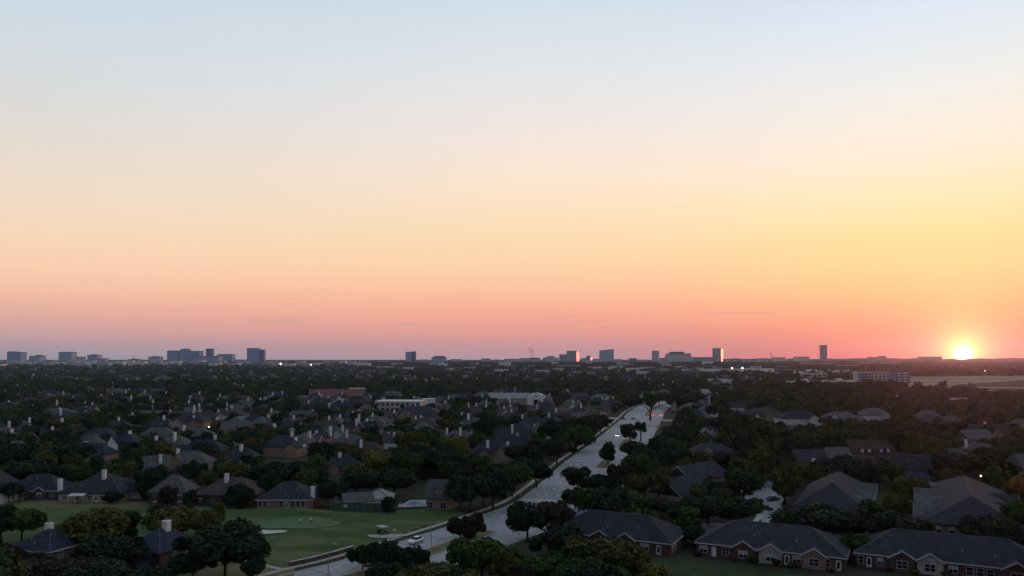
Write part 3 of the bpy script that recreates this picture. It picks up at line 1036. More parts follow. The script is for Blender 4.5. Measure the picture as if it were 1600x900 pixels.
# long many-gabled blocks on the right; cross gables coloured paler, as if sky-lit
house_at('long many-gabled block with pale roof edges left of the small court', 99, 235, R(-27), 18.5, 44, 3.2, 6.0, 'hip', 'charcoal', 'tan', gables=[('r', -12, 6.0, 1.6, dict(gh=2.7, roof='light')), ('r', 0, 6.0, 1.6, dict(gh=2.7, roof='light')), ('r', 12, 6.0, 1.6, dict(gh=2.7, roof='light')), ('f', -3, 8, 1.2, dict(gh=2.6, trim=False))],
         wins=[('f', 4, 0.9, 1.3, 1.4, 2, False), ('r', -4, 0.9, 1.3, 1.4, 2, True), ('r', 8, 0.9, 1.3, 1.4, 2, True)], short='court-side gabled block', box=(1245, 736, 1362, 782), name='gabled_block', group='many-gabled blocks')
house_at('largest many-gabled block with brick end wall behind the corner villa', 124.5, 210, R(-28), 22, 60, 5.0, 5.8, 'hip', 'charcoal', 'pink', gables=[('l', -20, 6.5, 1.6, dict(gh=2.9, roof='light')), ('l', -7, 6.5, 1.6, dict(gh=2.9, roof='light')), ('l', 6, 6.5, 1.6, dict(gh=2.9, roof='light')), ('l', 19, 6.5, 1.6, dict(gh=2.9, roof='light')), ('f', 1.5, 6, 1.0, dict(gh=1.8, trim=False, win=(1.0, 2.0, 2.6))), ('r', 6, 9, 1.0, dict(gh=3.0)), ('r', -10, 9, 1.0, dict(gh=3.0))],
         wins=[('f', -9.6, 3.0, 1.0, 1.5, 1, True), ('f', -7.4, 3.0, 1.0, 1.5, 1, True), ('f', -4.6, 3.0, 1.1, 1.5, 1, True), ('f', -1.4, 3.0, 1.1, 1.5, 1, True), ('f', 6.2, 3.0, 1.1, 1.5, 1, True), ('f', 7.7, 3.0, 1.1, 1.5, 1, True)],
         short='largest many-gabled block', box=(1440, 748, 1582, 858), name='gabled_block', group='many-gabled blocks')
house_at('dark shingled house with white bargeboard on its left gable end beside the road trees', 53.5, 246, R(46), 17, 13.5, 3.0, 4.6, 'gable', 'charcoal', 'tan', near=True, short='white-bargeboard house', box=(1010, 746, 1092, 782), gables=[('l', 0, 13.0, 0.35, dict(gh=4.45))], wins=[('f', 0, 0.9, 1.2, 1.4, 2, False)])
house_at('low shingled house with pale gable peak behind the white-bargeboard house', 66.5, 277, R(40), 21, 13, 3.0, 4.6, 'gable', 'charcoal', 'tan', near=True, short='pale-peaked house', box=(1050, 722, 1135, 745), gables=[('l', 0, 12.5, 0.35, dict(gh=4.45))], wins=[('f', 0, 0.9, 1.2, 1.4, 2, False)])
house_px('wide low house with one small arched dormer in its dark roof', 1072, 1152, 692, 1, 'hip', 'charcoal', 'tan', short='arched-dormer house', vis=0.55, gables=[('f', -3, 4, -2.0, dict(gh=1.6, eave=4.4, base=3.2, trim=False))])
house_px('grey-roofed house with bright white lower wall near the road junction', 1090, 1120, 632, 2, 'hip', 'grey', 'white', short='white-walled junction house', vis=1.0)
house_px('house with bluish roof and white gable end right of the white-walled house', 1134, 1166, 627, 2, 'gable', 'charcoal', 'pale', rz=20, short='bluish-roofed gable house', vis=0.7)
house_px('broad brownish-roofed house below the dark woods right of the junction', 1163, 1215, 637, 2, 'hip', 'brown', 'tan', short='broad brownish-roofed house', vis=0.65)
house_px('long dark gable-roofed block left of the dormered block', 1236, 1288, 702, 1, 'gable', 'charcoal', 'tan', rz=6, ch=[(1271, 724, 8)], short='long dark gable-roofed block', vis=0.5)
house_px('greenish-grey gable-roofed block adjoining the dormered block', 1284, 1326, 698, 1, 'gable', 'grey', 'tan', rz=6, short='greenish-grey block', vis=0.45)
house_px('dark-roofed block with two pairs of bright arched dormer windows', 1322, 1392, 687, 2, 'gable', 'brown', 'pink', short='dormered block', vis=0.7,
         gables=[('f', -5.4, 1.9, 0.15, dict(gh=0.8, eave=6.6, base=4.0, win=(1.1, 1.5, 4.9, True, True), trim=False)), ('f', -2.4, 1.9, 0.15, dict(gh=0.8, eave=6.6, base=4.0, win=(1.1, 1.5, 4.9, True, True), trim=False)), ('f', 2.8, 1.9, 0.15, dict(gh=0.8, eave=6.6, base=4.0, win=(1.1, 1.5, 4.9, True, True), trim=False)), ('f', 5.8, 1.9, 0.15, dict(gh=0.8, eave=6.6, base=4.0, win=(1.1, 1.5, 4.9, True, True), trim=False))])
house_px('gable-roofed house with blue-grey end wall and one white window', 1396, 1448, 709, 2, 'gable', 'charcoal', 'bluegrey', rz=-24, short='blue-grey end-walled house', vis=0.9, wins=[('r', 0, 3.3, 1.7, 2.2, 2, True), ('f', 2, 3.4, 1.2, 1.4, 2, False), ('f', -3, 3.4, 1.2, 1.4, 2, False)])
house_px('brown-grey house with pointed gable roof above the lit red lamp', 1464, 1520, 700, 2, 'hip', 'grey', 'tan', short='pointed-gabled house', vis=0.5, gables=[('f', 3, 7, 1.2, {})])
house_px('pale-roofed house among dark trees at the right, below the open field', 1494, 1548, 671, 1, 'gable', 'grey', 'tan', rz=18, short='pale-roofed tree-ringed house', vis=0.5)
house_px('long grey house roof with a bend, right of the centre of the right-hand woods', 1428, 1470, 641, 2, 'hip', 'grey', 'tan', short='bent-roofed house', vis=0.5)
house_px('lower grey roof wing right of the bent-roofed house', 1470, 1504, 648, 1, 'hip', 'grey', 'tan', short='lower grey wing', vis=0.5)
house_px('two-storey grey-roofed house with pale gable wall in the right-hand woods', 1340, 1388, 637, 2, 'hip', 'grey', 'pale', short='pale-gabled two-storey house', vis=0.85, gables=[('f', 6, 6, 1.5, {})])
house_px('long low grey-roofed house left of the pale-gabled two-storey house', 1283, 1342, 643, 1, 'hip', 'grey', 'pale', short='long low grey-roofed house', vis=0.6)
house_px('two-storey house with pale end gable standing by a round dark tree', 1214, 1278, 641, 2, 'hip', 'charcoal', 'pale', short='pale end-gabled house', vis=0.9, gables=[('f', 8, 7, 2.5, dict(gh=2))])
house_px('shingled house with small white gable left of the pale end-gabled house', 1176, 1222, 636, 2, 'hip', 'charcoal', 'pale', short='small white-gabled house', vis=0.55, gables=[('f', 5, 4, 1.5, {})])
house_px('grey-roofed house with white front gable cut by the right edge', 1578, 1625, 708, 2, 'gable', 'grey', 'tan', rz=12, short='white-fronted right-edge house', vis=0.7, gables=[('f', 0, 6, 1.5, {})])
house_px('dull grey house roof at the right edge beneath the dark woods', 1574, 1620, 654, 1, 'hip', 'grey', 'tan', short='dull right-edge roof', vis=0.5)
house_px('small pale roof peeping out of the right-hand woods near the field', 1484, 1512, 621, 1, 'gable', 'pale', 'tan', short='small pale field roof', vis=0.3)
house_px('white-walled house with pale roof piece left of the wooded slope', 1093, 1108, 608, 1, 'gable', 'pale', 'pale', rz=30, short='pale roof piece', vis=0.6)
house_px('white box-like house front above the far end of the road', 1024, 1050, 608, 2, 'hip', 'grey', 'white', short='white box-like house', vis=1.0)
house_px('pale low house beside the white box-like house', 998, 1022, 611, 1, 'hip', 'grey', 'pale', short='pale low house', vis=0.8)
house_px('grey hip-roofed house with pale wall left of the road bend', 922, 960, 615, 1, 'hip', 'grey', 'white', ch=[(959, 618, 3)], short='pale-walled bend house', vis=1.0)
house_px('black-roofed house with one bright sloping roof edge left of the road bend', 887, 918, 613, 2, 'gable', 'charcoal', 'dark', rz=35, ch=[(910, 619, 3)], short='bright-edged black house', vis=0.8)

# the suburb left of the road: big dark roofs and white chimneys
house_px('big dark-roofed house with tan brick rear wall and three white chimneys', 413, 478, 679, 2, 'hip', 'charcoal', 'tan', ch=[(456, 674), (462, 683, 3), (475, 704, 7)], short='three-chimneyed tan house', vis=0.95, rz=-8, gables=[('f', 6.5, 6, 2.5, dict(trim=False, gh=2.4))])
house_px('slate-roofed house with pinkish gables right of the three-chimneyed tan house', 474, 516, 667, 2, 'hip', 'slate', 'pink', ch=[(494, 673, 4), (516, 666)], rz=-20, short='pinkish-gabled house', vis=0.8)
house_px('house with small pale double gables behind the pinkish-gabled house', 500, 538, 664, 1, 'hip', 'grey', 'pale', ch=[(535, 664)], short='double-gabled house', vis=0.6, gables=[('f', -2, 5, 1, {}), ('f', 4, 4, 1, {})])
house_px('dark pointed roof with a pair of white chimneys on its right slope', 536, 570, 655, 2, 'hip', 'charcoal', 'tan', ch=[(557, 654, 3), (561, 647)], short='paired-chimney house', vis=0.7)
house_px('grey-roofed house with white eave band and two stacked white chimneys', 566, 602, 648, 2, 'hip', 'grey', 'tan', ch=[(582, 645), (581, 656, 6)], short='white-banded house', vis=0.7)
house_px('largest dark roof in the suburb, in front of the pale school hall', 614, 692, 634, 2, 'hip', 'charcoal', 'tan', ch=[(654, 642), (685, 654), (638, 664, 12), (633, 670, 12)], short='largest dark roof', vis=0.8, depth=24, ridge=10.5)
house_px('small brown house with two white chimneys and a pale gable', 598, 626, 673, 2, 'gable', 'brown', 'pale', ch=[(607, 675), (616, 676, 3)], rz=14, short='small brown house', vis=0.6)
house_px('dark brown wide roof with one white chimney', 546, 602, 690, 1, 'hip', 'brown', 'dark', ch=[(564, 687, 3)], short='dark brown wide roof', vis=0.55)
house_px('blue-grey roofed house with short chimney and bright roof vent', 512, 562, 709, 1, 'hip', 'slate', 'tan', ch=[(531, 708)], short='bright-vented house', vis=0.75)
house_px('big charcoal roof with one tall white chimney left of the road trees', 738, 800, 687, 2, 'hip', 'charcoal', 'tan', ch=[(762, 689, 3)], short='tall-chimneyed charcoal roof', vis=0.75)
house_px('charcoal roof with pale gable trim right of the tall-chimneyed roof', 782, 822, 681, 2, 'gable', 'charcoal', 'tan', rz=-24, ch=[(793, 690, 3)], short='trimmed charcoal roof', vis=0.6)
house_px('bluish hip-roofed house with white door posts left of the arterial road', 808, 856, 651, 2, 'hip', 'slate', 'tan', ch=[(835, 671, 9)], short='bluish hip-roofed house', vis=0.75)
house_px('slate roof corner with pale wall near the roadside trees', 788, 816, 679, 1, 'hip', 'slate', 'pale', short='slate roof corner', vis=0.8)
house_px('steep grey roof with white chimney under the long red school roof', 455, 494, 641, 1, 'gable', 'grey', 'tan', rz=-20, ch=[(488, 640, 1)], short='steep grey roof', vis=0.5)
house_px('broad green-grey roof with three white chimneys on the left side', 62, 120, 637, 2, 'hip', 'grey', 'tan', ch=[(93, 637), (72, 643, 3), (57, 645, 4)], short='three-chimneyed grey-green roof', vis=0.7)
house_px('dark blue roof with one white chimney and pale wall in the left trees', 118, 146, 633, 2, 'hip', 'slate', 'tan', ch=[(135, 635, 1), (134, 645, 6)], short='stacked-chimney blue roof', vis=0.5)
house_px('dark slate roof with bright white triangular gable in the left trees', 180, 218, 673, 2, 'hip', 'slate', 'dark', rz=0, ch=[(203, 673, 1)], short='white triangular gable', vis=0.6, gables=[('f', -4.2, 4.0, 2.0, dict(wall='white', gh=3.0))])
house_px('low grey roof left of the white triangular gable', 122, 162, 679, 1, 'hip', 'grey', 'tan', short='low grey roof', vis=0.5)
house_px('dark slate roof with tall white chimney at its left end above the fairway row', 133, 178, 692, 1, 'hip', 'slate', 'tan', ch=[(135, 690, 3)], short='tall end-chimneyed slate roof', vis=0.55, rz=-10)
house_px('wide olive-grey roof with a white chimney above the fairway row', 264, 332, 704, 1, 'hip', 'grey', 'tan', ch=[(278, 702)], short='wide olive-grey roof', vis=0.55)
house_px('pale-edged roof with tall leaning-looking white chimney above the pyramid-roofed house', 226, 264, 711, 1, 'gable', 'grey', 'tan', rz=25, ch=[(251, 711, 2)], short='pale-edged roof', vis=0.5)
house_px('charcoal peaked roof with white chimney at its left, above the brown-roofed house', 350, 408, 700, 1, 'hip', 'charcoal', 'tan', ch=[(377, 695, 1)], short='charcoal peaked roof', vis=0.55)
house_px('slate roofs with small white gable at the left middle', 228, 276, 653, 2, 'hip', 'slate', 'tan', ch=[(256, 649), (252, 662, 6)], short='small white gable roof', vis=0.7, gables=[('f', 9, 4.5, 3, dict(wall='white'))])
house_px('peaked slate roof with chimney left of the porch house', 272, 326, 646, 2, 'hip', 'charcoal', 'tan', ch=[(303, 649, 3)], short='peaked slate roof', vis=0.75)
house_px('slate roof with chimney at its left end behind the peaked slate roof', 308, 340, 641, 1, 'hip', 'slate', 'pale', ch=[(312, 642)], short='slate roof behind', vis=0.7)
house_px('brown-grey house with arched pale porch and tall chimney', 334, 386, 639, 1, 'hip', 'brown', 'pale', ch=[(341, 640, 4), (354, 638, 1)], short='arched-porch house', vis=0.9, gables=[('f', -5, 5, 1.5, dict(wall='pale'))])
house_px('dark slate roof with small chimney right of the arched-porch house', 380, 412, 647, 1, 'hip', 'slate', 'tan', ch=[(390, 656, 3)], short='slate porch-side roof', vis=0.6)
house_px('long roof with pale lit walls and chimney, far left', 58, 96, 609, 1, 'hip', 'charcoal', 'pale', ch=[(69, 611, 3), (50, 605)], short='far left pale-walled roof', vis=1.0)
house_px('grey roof with two chimneys right of the far left pale-walled roof', 112, 150, 604, 1, 'hip', 'grey', 'tan', ch=[(117, 605), (141, 607)], short='two-chimneyed grey roof', vis=0.6)
house_px('slate roof with pale lower gable and white chimney in the left distance', 164, 196, 605, 1, 'hip', 'slate', 'pale', ch=[(176, 603), (192, 607)], short='distant pale gable', vis=0.9)
house_px('wide slate roof with chimney at its left edge in the left distance', 200, 246, 606, 1, 'hip', 'slate', 'tan', ch=[(202, 607), (230, 607)], short='distant wide slate roof', vis=0.6)
house_px('pale-edged gable roof with two chimneys left of the red school', 412, 446, 611, 2, 'gable', 'slate', 'pale', rz=28, ch=[(441, 611), (452, 608)], short='pale-edged gable roof', vis=0.6)
house_px('dark roof right of the red school', 562, 598, 613, 2, 'hip', 'slate', 'tan', ch=[(576, 616, 3)], short='dark school-side roof', vis=0.7)
house_px('green-grey gable roof with white chimney beyond the pale school hall', 600, 628, 611, 1, 'gable', 'grey', 'tan', rz=-22, ch=[(606, 612)], short='green-grey gable roof', vis=0.7)
house_px('long roof with two bright ridge lines right of the pale school hall', 690, 736, 614, 1, 'gable', 'slate', 'tan', rz=-32, ch=[(709, 621)], short='bright-ridged long roof', vis=0.6)
house_px('grey hip roof with white chimney left of the church', 738, 774, 612, 1, 'hip', 'grey', 'tan', ch=[(763, 616)], short='church-side hip roof', vis=0.6)
house_px('brown roof with chimney close beside the church', 766, 796, 607, 1, 'hip', 'brown', 'tan', ch=[(787, 617, 2)], short='brown church-side roof', vis=0.6)
N_HERO = len(HOUSES)

# pool house, club roofs
house_px('steep-roofed pool house with dormers and open porch beside the pool', 668, 716, 749, 2, 'gable', 'grey', 'tan', rz=-6, short='pool house', vis=1.0, eave=3.2, ridge=8.4, depth=9, name='pool_house', group='golf club buildings',
         gables=[('f', -0.4, 2.6, -0.8, dict(gh=1.1, eave=5.6, base=3.6, win=(1.0, 1.0, 4.2, True), trim=False)), ('f', 3.0, 2.6, -0.8, dict(gh=1.1, eave=5.6, base=3.6, win=(1.0, 1.0, 4.2), trim=False))], wins=[('f', -3, 0.4, 1.6, 1.8, 2, False), ('f', 1, 0.4, 1.6, 1.8, 2, False)])
house_px('pale dome-like clubhouse roof behind the tennis fence', 572, 612, 763, 1, 'hip', 'pale', 'pale', short='pale clubhouse roof', vis=0.85, ridge=5.2, eave=2.6, name='clubhouse', group='golf club buildings', wins=[('f', -2, 0.6, 1.2, 1.2, 2, False)])
house_px('small pale-walled club shed left of the pale clubhouse roof', 542, 574, 769, 1, 'gable', 'grey', 'white', rz=20, short='pale club shed', vis=0.9, ridge=4.6, eave=2.4, name='club_shed', group='golf club buildings', wins=[])


# ------------------------------------------------------------------ larger buildings of the middle distance
def block(label, name, cat, x, y, rz, W_, Dp, h, wall, roofm, group=None, storeys=0, bays=0, short=None, box=None, z=None, win=GLASS, blank=None):
    """flat-roofed block: wall, parapet, rows of windows, each window a part"""
    z = T(y) if z is None else z
    rt = root(name, label, cat, (x, y, z), rz, group)
    MB().box(-W_ / 2, W_ / 2, -Dp / 2, Dp / 2, -2, h).build('wall', wall, rt)
    MB().box(-W_ / 2 - 0.3, W_ / 2 + 0.3, -Dp / 2 - 0.3, Dp / 2 + 0.3, h + 0.003, h + 0.8).build('roof', roofm, rt)
    if storeys:
        fh = h / storeys
        ww, wh = W_ / bays * 0.6, fh * 0.5
        me = MB().box(-ww / 2, ww / 2, -0.12, 0.1, 0, wh).mesh('window', win)
        for s_ in range(storeys):
            for k in range(bays):
                if blank and blank(s_, k):
                    continue
                put('window', me, rt, (-W_ / 2 + W_ * (k + 0.5) / bays, -Dp / 2, fh * s_ + fh * 0.28))
    HOUSES.append(dict(x=x, y=y, hx=W_ / 2 + 1, hy=Dp / 2 + 1, box=box, obj=rt, short=short, rz=rz, W=W_ / 2 + 1, D=Dp / 2 + 1))
    return rt


def px_block(label, name, cat, px0, px1, ytop, h, wall, roofm, rz=0, Dp=20, **kw):
    y = at_h(ytop, h)
    base = HZ + (CH - T(y)) / y * F
    return block(label, name, cat, ((px0 + px1) / 2 - CX) / F * y, y, R(rz), (px1 - px0) / F * y, Dp, h, wall, roofm, box=(px0, ytop - 2, px1, base - 1), **kw)


W_CREAM = mat('cream_stucco', (0.46, 0.42, 0.38), 0.8, var=0.1, scale=0.2)
W_WHITE = mat('white_panel', (0.66, 0.65, 0.64), 0.7, var=0.08, scale=0.2)
W_GREY = mat('grey_panel', (0.22, 0.22, 0.25), 0.7, var=0.1, scale=0.2)
W_PURPLE = mat('mauve_grey_panel', (0.24, 0.21, 0.25), 0.7, var=0.1, scale=0.2)
R_LIGHT = mat('light_flat_roof', (0.55, 0.54, 0.54), 0.8, var=0.08, scale=0.1)
WIN_FAR = mat('distant_window', (0.04, 0.045, 0.06), 0.3)
ob = px_block('four-storey office block with dark windows at the edge of the open field', 'office_block', 'office', 1338, 1416, 582, 17, W_CREAM, R_LIGHT, rz=-4, Dp=24, storeys=4, bays=13, short='four-storey office block', win=WIN_FAR)
OW = 78 / F * at_h(582, 17)
MB().box(-OW * 0.5, -OW * 0.23, -12.5, -12.003, 0, 17.2).build('glass_bay', WIN_FAR, ob)
MB().box(OW * 0.10, OW * 0.5, -12.4, -12.003, 0, 18.3).build('stair_tower', W_PURPLE, ob)
MB().box(OW * 0.23, OW * 0.47, -12.7, -12.41, 0, 16.6).build('glass_bay', WIN_FAR, ob)
for s_ in range(4):
    for k, u in enumerate((-0.46, -0.39, -0.32, -0.265)):
        MB().box(-OW * 0.022, OW * 0.022, -12.75, -12.503, 4.2 * s_ + 2.6, 4.2 * s_ + 4.2).build('spandrel', W_WHITE, ob, (OW * u, 0, 0))
    for u in (0.29, 0.40):
        MB().box(-OW * 0.045, OW * 0.045, -12.95, -12.703, 4.2 * s_ + 2.4, 4.2 * s_ + 4.1).build('spandrel', W_WHITE, ob, (OW * u, 0, 0))
b = px_block('long three-storey cream building left of the sun, under the single slim tower', 'apartment_building', 'building', 1251, 1306, 567, 13, W_CREAM, R_LIGHT, Dp=20, storeys=3, bays=14, short='left cream building', win=WIN_FAR, group='cream buildings by the field')
b = px_block('long three-storey cream building directly beyond the office block', 'apartment_building', 'building', 1340, 1407, 566, 13, W_CREAM, R_LIGHT, Dp=20, storeys=3, bays=16, short='right cream building', win=WIN_FAR, group='cream buildings by the field')
px_block('low cream wing joining the two long cream buildings', 'apartment_building', 'building', 1308, 1339, 571, 8, W_CREAM, R_LIGHT, Dp=16, storeys=2, bays=7, short='cream wing', win=WIN_FAR, group='cream buildings by the field')
px_block('small pale pavilion among trees left of the office block', 'pavilion', 'building', 1252, 1290, 584, 7, W_CREAM, R_LIGHT, Dp=14, storeys=1, bays=5, short='pale pavilion', win=WIN_FAR)
px_block('long white store roof left of the cream buildings', 'store_building', 'store', 1095, 1160, 577, 8, W_WHITE, R_LIGHT, Dp=40, short='white store left', group='low stores')
px_block('long white store roof beside the two bright lamps', 'store_building', 'store', 1162, 1206, 576, 8, W_WHITE, R_LIGHT, Dp=40, short='white store right', group='low stores')
px_block('small pale building in the trees right of the far road', 'store_building', 'store', 1107, 1143, 593, 6, W_WHITE, R_LIGHT, Dp=14, short='small pale building', group='low stores')
# the school with the long red roof
sx, sy = ((527 - CX) / F * at_h(612, 9)), at_h(612, 9)
sc_ = root('school_building', 'long school building with dull red sloping roof and pale end parapets', 'school', (sx, sy, T(sy)), R(12), None)
Ls = 85 / F * sy
MB().box(-Ls / 2, Ls / 2, -13, 9, -1, 4.0).build('wall', WALLS['brick'], sc_)
MB().prism([(-13.8, 4.003), (9.8, 4.003), (9.8, 11.6), (-13.8, 4.4)], 'x', -Ls / 2 - 0.5, Ls / 2 + 0.5).build('roof', ROOFS['red'], sc_)
MB().box(Ls * 0.22, Ls / 2 + 0.8, 8.0, 10.2, 11.3, 12.6).build('parapet', W_WHITE, sc_)
MB().box(-Ls * 0.8, -Ls / 2 - 0.6, -9.6, 4, 2.0, 4.6).build('canopy', R_LIGHT, sc_)
for k in range(9):
    MB().box(-1.2, 1.2, -0.15, 0.1, 0, 1.8).build('window', WIN_FAR, sc_, (-Ls / 2 + Ls * (k + 0.5) / 9, -13, 1.2))
HOUSES.append(dict(x=sx, y=sy, hx=Ls / 2 + 2, hy=14, box=(465, 604, 576, 630), obj=sc_, short='red-roofed school', rz=R(12), W=Ls / 2 + 2, D=11))
px_block('pale school hall with flat roof behind the largest dark roof', 'school_hall', 'school', 592, 662, 627, 8.5, W_CREAM, R_LIGHT, rz=-6, Dp=26, storeys=2, bays=9, short='pale school hall', win=WIN_FAR)
px_block('white flat-topped canopy strip behind the pale school hall', 'canopy_building', 'building', 653, 692, 624, 5, W_WHITE, R_LIGHT, rz=4, Dp=14, short='white canopy strip')
# the church
cy_ = at_h(616, 10)
cx_ = (838 - CX) / F * cy_
ch_ = root('church', 'white church with gabled front, round window and long pale roof', 'church', (cx_, cy_, T(cy_)), R(-4))
wf = 28 / F * cy_
MB().prism([(-wf / 2, -1), (wf / 2, -1), (wf / 2, 8), (wf * 0.25, 10.6), (0, 11.2), (-wf * 0.25, 10.6), (-wf / 2, 8)], 'y', -8, 8).build('wall', W_WHITE, ch_)
b = MB()
for sg in (-1, 1):
    b.prism([(0, 11.3), (0, 11.7), (sg * (wf / 2 + 0.5), 8.3), (sg * (wf / 2 + 0.5), 7.9)], 'y', -7.6, 8.4)
b.build('roof', ROOFS['pale'], ch_)
MB().tube([(0, -8.1, 8.4), (0, -7.9, 8.4)], [0.9, 0.9], 14).build('round_window', GLASS, ch_)
MB().box(-2.2, 2.2, -8.12, -7.8, 0, 4.6).build('entrance', GLASS, ch_)
MB().box(-2.8, 2.8, -9.5, -8.003, 4.6, 5.1).build('entrance_canopy', ROOFS['charcoal'], ch_)
nl = 60 / F * cy_
MB().box(-wf / 2 - nl, -wf / 2 - 0.02, -6, 10, -1, 5.5).build('hall_wall', WALLS['stone'], ch_)
MB().prism([(-6.6, 5.503), (10.6, 5.503), (10.6, 6.2), (4, 11.2), (-6.6, 6.2)], 'x', -wf / 2 - nl - 0.6, -wf / 2 + 3).build('hall_roof', ROOFS['pale'], ch_)
MB().box(wf / 2 + 0.8, wf / 2 + 4.4, -6, -2, -1, 7.6).build('side_tower', WALLS['stone'], ch_)
MB().box(wf / 2 + 6.0, wf / 2 + 7.0, -5, -4, -1, 7.4).build('pylon', W_WHITE, ch_)
HOUSES.append(dict(x=cx_ - nl / 2, y=cy_, hx=nl / 2 + wf, hy=12, box=(778, 610, 864, 640), obj=ch_, short='white church', rz=0, W=nl / 2 + wf, D=12))


# garden walls
def long_wall(name, label, pts, h, m_, cap=M_KERB, thick=0.35, cat='wall'):
    rt = root(name, label, cat, (*pts[0], T(pts[0][1])))
    o = Vector(pts[0])
    for i in range(len(pts) - 1):
        a, c_ = Vector(pts[i]) - o, Vector(pts[i + 1]) - o
        d = (c_ - a)
        ang = math.atan2(d.y, d.x)
        MB().box(0, d.length, -thick / 2, thick / 2, -0.4, h).build('wall_panel', m_, rt, (a.x, a.y, 0), ang)
        MB().box(-0.05, d.length + 0.05, -thick / 2 - 0.08, thick / 2 + 0.08, h + 0.002, h + 0.12).build('coping', cap, rt, (a.x, a.y, 0.003 * i), ang)
    return rt


long_wall('boundary_wall', 'low red brick wall along the golf course at the bottom of the road', [(-48.5, 167), (-45, 170.5), (-41, 176), (-37.5, 181.5)], 0.95, WALLS['dark'])
long_wall('boundary_wall', 'long tan boundary wall between the church and the road junction', [G(858, 640), G(880, 641), G(905, 643), G(925, 645), G(948, 650)], 2.2, mat('tan_masonry', (0.34, 0.28, 0.21), 0.9, var=0.15, scale=0.6))
long_wall('boundary_wall', 'beige garden wall behind the pool house', [G(696, 735), G(735, 735), G(772, 733)], 1.8, mat('beige_masonry', (0.20, 0.18, 0.15), 0.9, var=0.15, scale=0.6))
fx = root('board_fence', 'dark board fence at the bottom edge beside the road', 'fence', (-13.5, 160, 0), R(34))
for k in range(26):
    MB().box(k * 0.42, k * 0.42 + 0.38, -0.02 - 0.004 * (k % 2), 0.02, 0.0, 1.95 + 0.03 * (k % 3)).build('board', mat('dark_fence_wood', (0.05, 0.04, 0.035), 0.9, var=0.3, scale=2), fx)
MB().box(-0.1, 11.0, -0.05, 0.08, 1.99 + 0.06, 2.12).build('top_rail', M_KERB, fx)

# ------------------------------------------------------------------ further houses of the suburb, row behind row
ROAD_L = [(q.x, q.y) for q in A]


def road_clear(x, y, left, right):
    xa = np.interp(y, [q[1] for q in ROAD_L], [q[0] for q in ROAD_L])
    return x < xa - left or x > xa + w_left(y) + MED + 9.6 + right


def foot_clear(x, y, r_):
    for h in HOUSES:
        dx, dy = x - h['x'], y - h['y']
        c_, s_ = math.cos(-h['rz']), math.sin(-h['rz'])
        lx, ly = dx * c_ - dy * s_, dx * s_ + dy * c_
        if abs(lx) < h['W'] + r_ and abs(ly) < h['D'] + r_:
            return False
    return True


POOL_ZONE = [(-52, 230), (-22, 230), (-8, 222), (-12, 246), (-58, 250)]
FIELD = [G(1418, 589), G(1700, 586), G(1700, 614), G(1560, 612), G(1440, 603), G(1418, 603)]
fill = []
y = 345.0
while y < 1350:
    sx_ = 25 + y * 0.006
    k = int((0.68 * y + 20) / sx_)
    for i in range(-k, k + 1):
        x = i * sx_ + rnd.uniform(-6, 6)
        yy = y + rnd.uniform(-7, 7)
        px, py = P(x, yy, T(yy) + 6)
        if not (-15 < px < 1615) or not road_clear(x, yy, 14, 12) or in_poly(x, yy, GOLF) or in_poly(x, yy, POOL_ZONE) or in_poly(x, yy, FIELD):
            continue
        if px > 1120 and py < 645 and rnd.random() < 0.93:
            continue
        if px > 1000 and py >= 645 and rnd.random() < 0.8:
            continue
        if not foot_clear(x, yy, 11):
            continue
        fill.append((x, yy))
    y += 29 + y * 0.01
fill = sorted(fill, key=lambda q: q[1])[:215]
print('FILL', len(fill), fill[-1])
FAR0 = fill[-1][1] + 12
FILLERS = []
for x, yy in fill:
    W_ = rnd.uniform(13, 19)
    Dp = rnd.uniform(10, 13)
    st = 2 if rnd.random() < 0.45 else 1
    ev = 2.8 if st == 1 else 4.3
    rise = rnd.uniform(4.2, 5.2)
    rz = R(rnd.choice([0, 0, 12, -12, -20, 20, 90, 75]) + rnd.uniform(-4, 4))
    rf = rnd.choice(['charcoal', 'charcoal', 'slate', 'grey', 'grey', 'brown'])
    wl = rnd.choice(['tan', 'brick', 'pale', 'pink', 'tan'])
    form = rnd.choice(['hip', 'hip', 'hip', 'gable'])
    nch = rnd.choice([0, 0, 1, 1, 1]) if x < 100 else rnd.choice([0, 0, 0, 1])
    cs = [(rnd.uniform(-0.4, 0.4) * W_, rnd.uniform(-0.3, 0.05) * Dp, ev + rise + rnd.uniform(0.8, 2.0), 1.1) for _ in range(nch)]
    px, py = P(x, yy, T(yy) + ev + rise)
    hw = W_ / 2 / yy * F
    gb = [('f', rnd.uniform(-0.25, 0.25) * W_, rnd.uniform(4.5, 6.5), 1.2, dict(trim=rnd.random() < 0.2, gh=rnd.uniform(2.4, 3.4), wall=rnd.choice([wl, wl, wl, 'pale'])))] if rnd.random() < 0.85 and yy < 900 else []
    o = house_at('', x, yy, rz, W_, Dp, ev, rise, form, rf, wl, cs, False, gables=gb, box=(px - hw, py - 3, px + hw, py + 4.2 / yy * F), group='suburban houses')
    FILLERS.append((o, rf, form, nch, px, py))

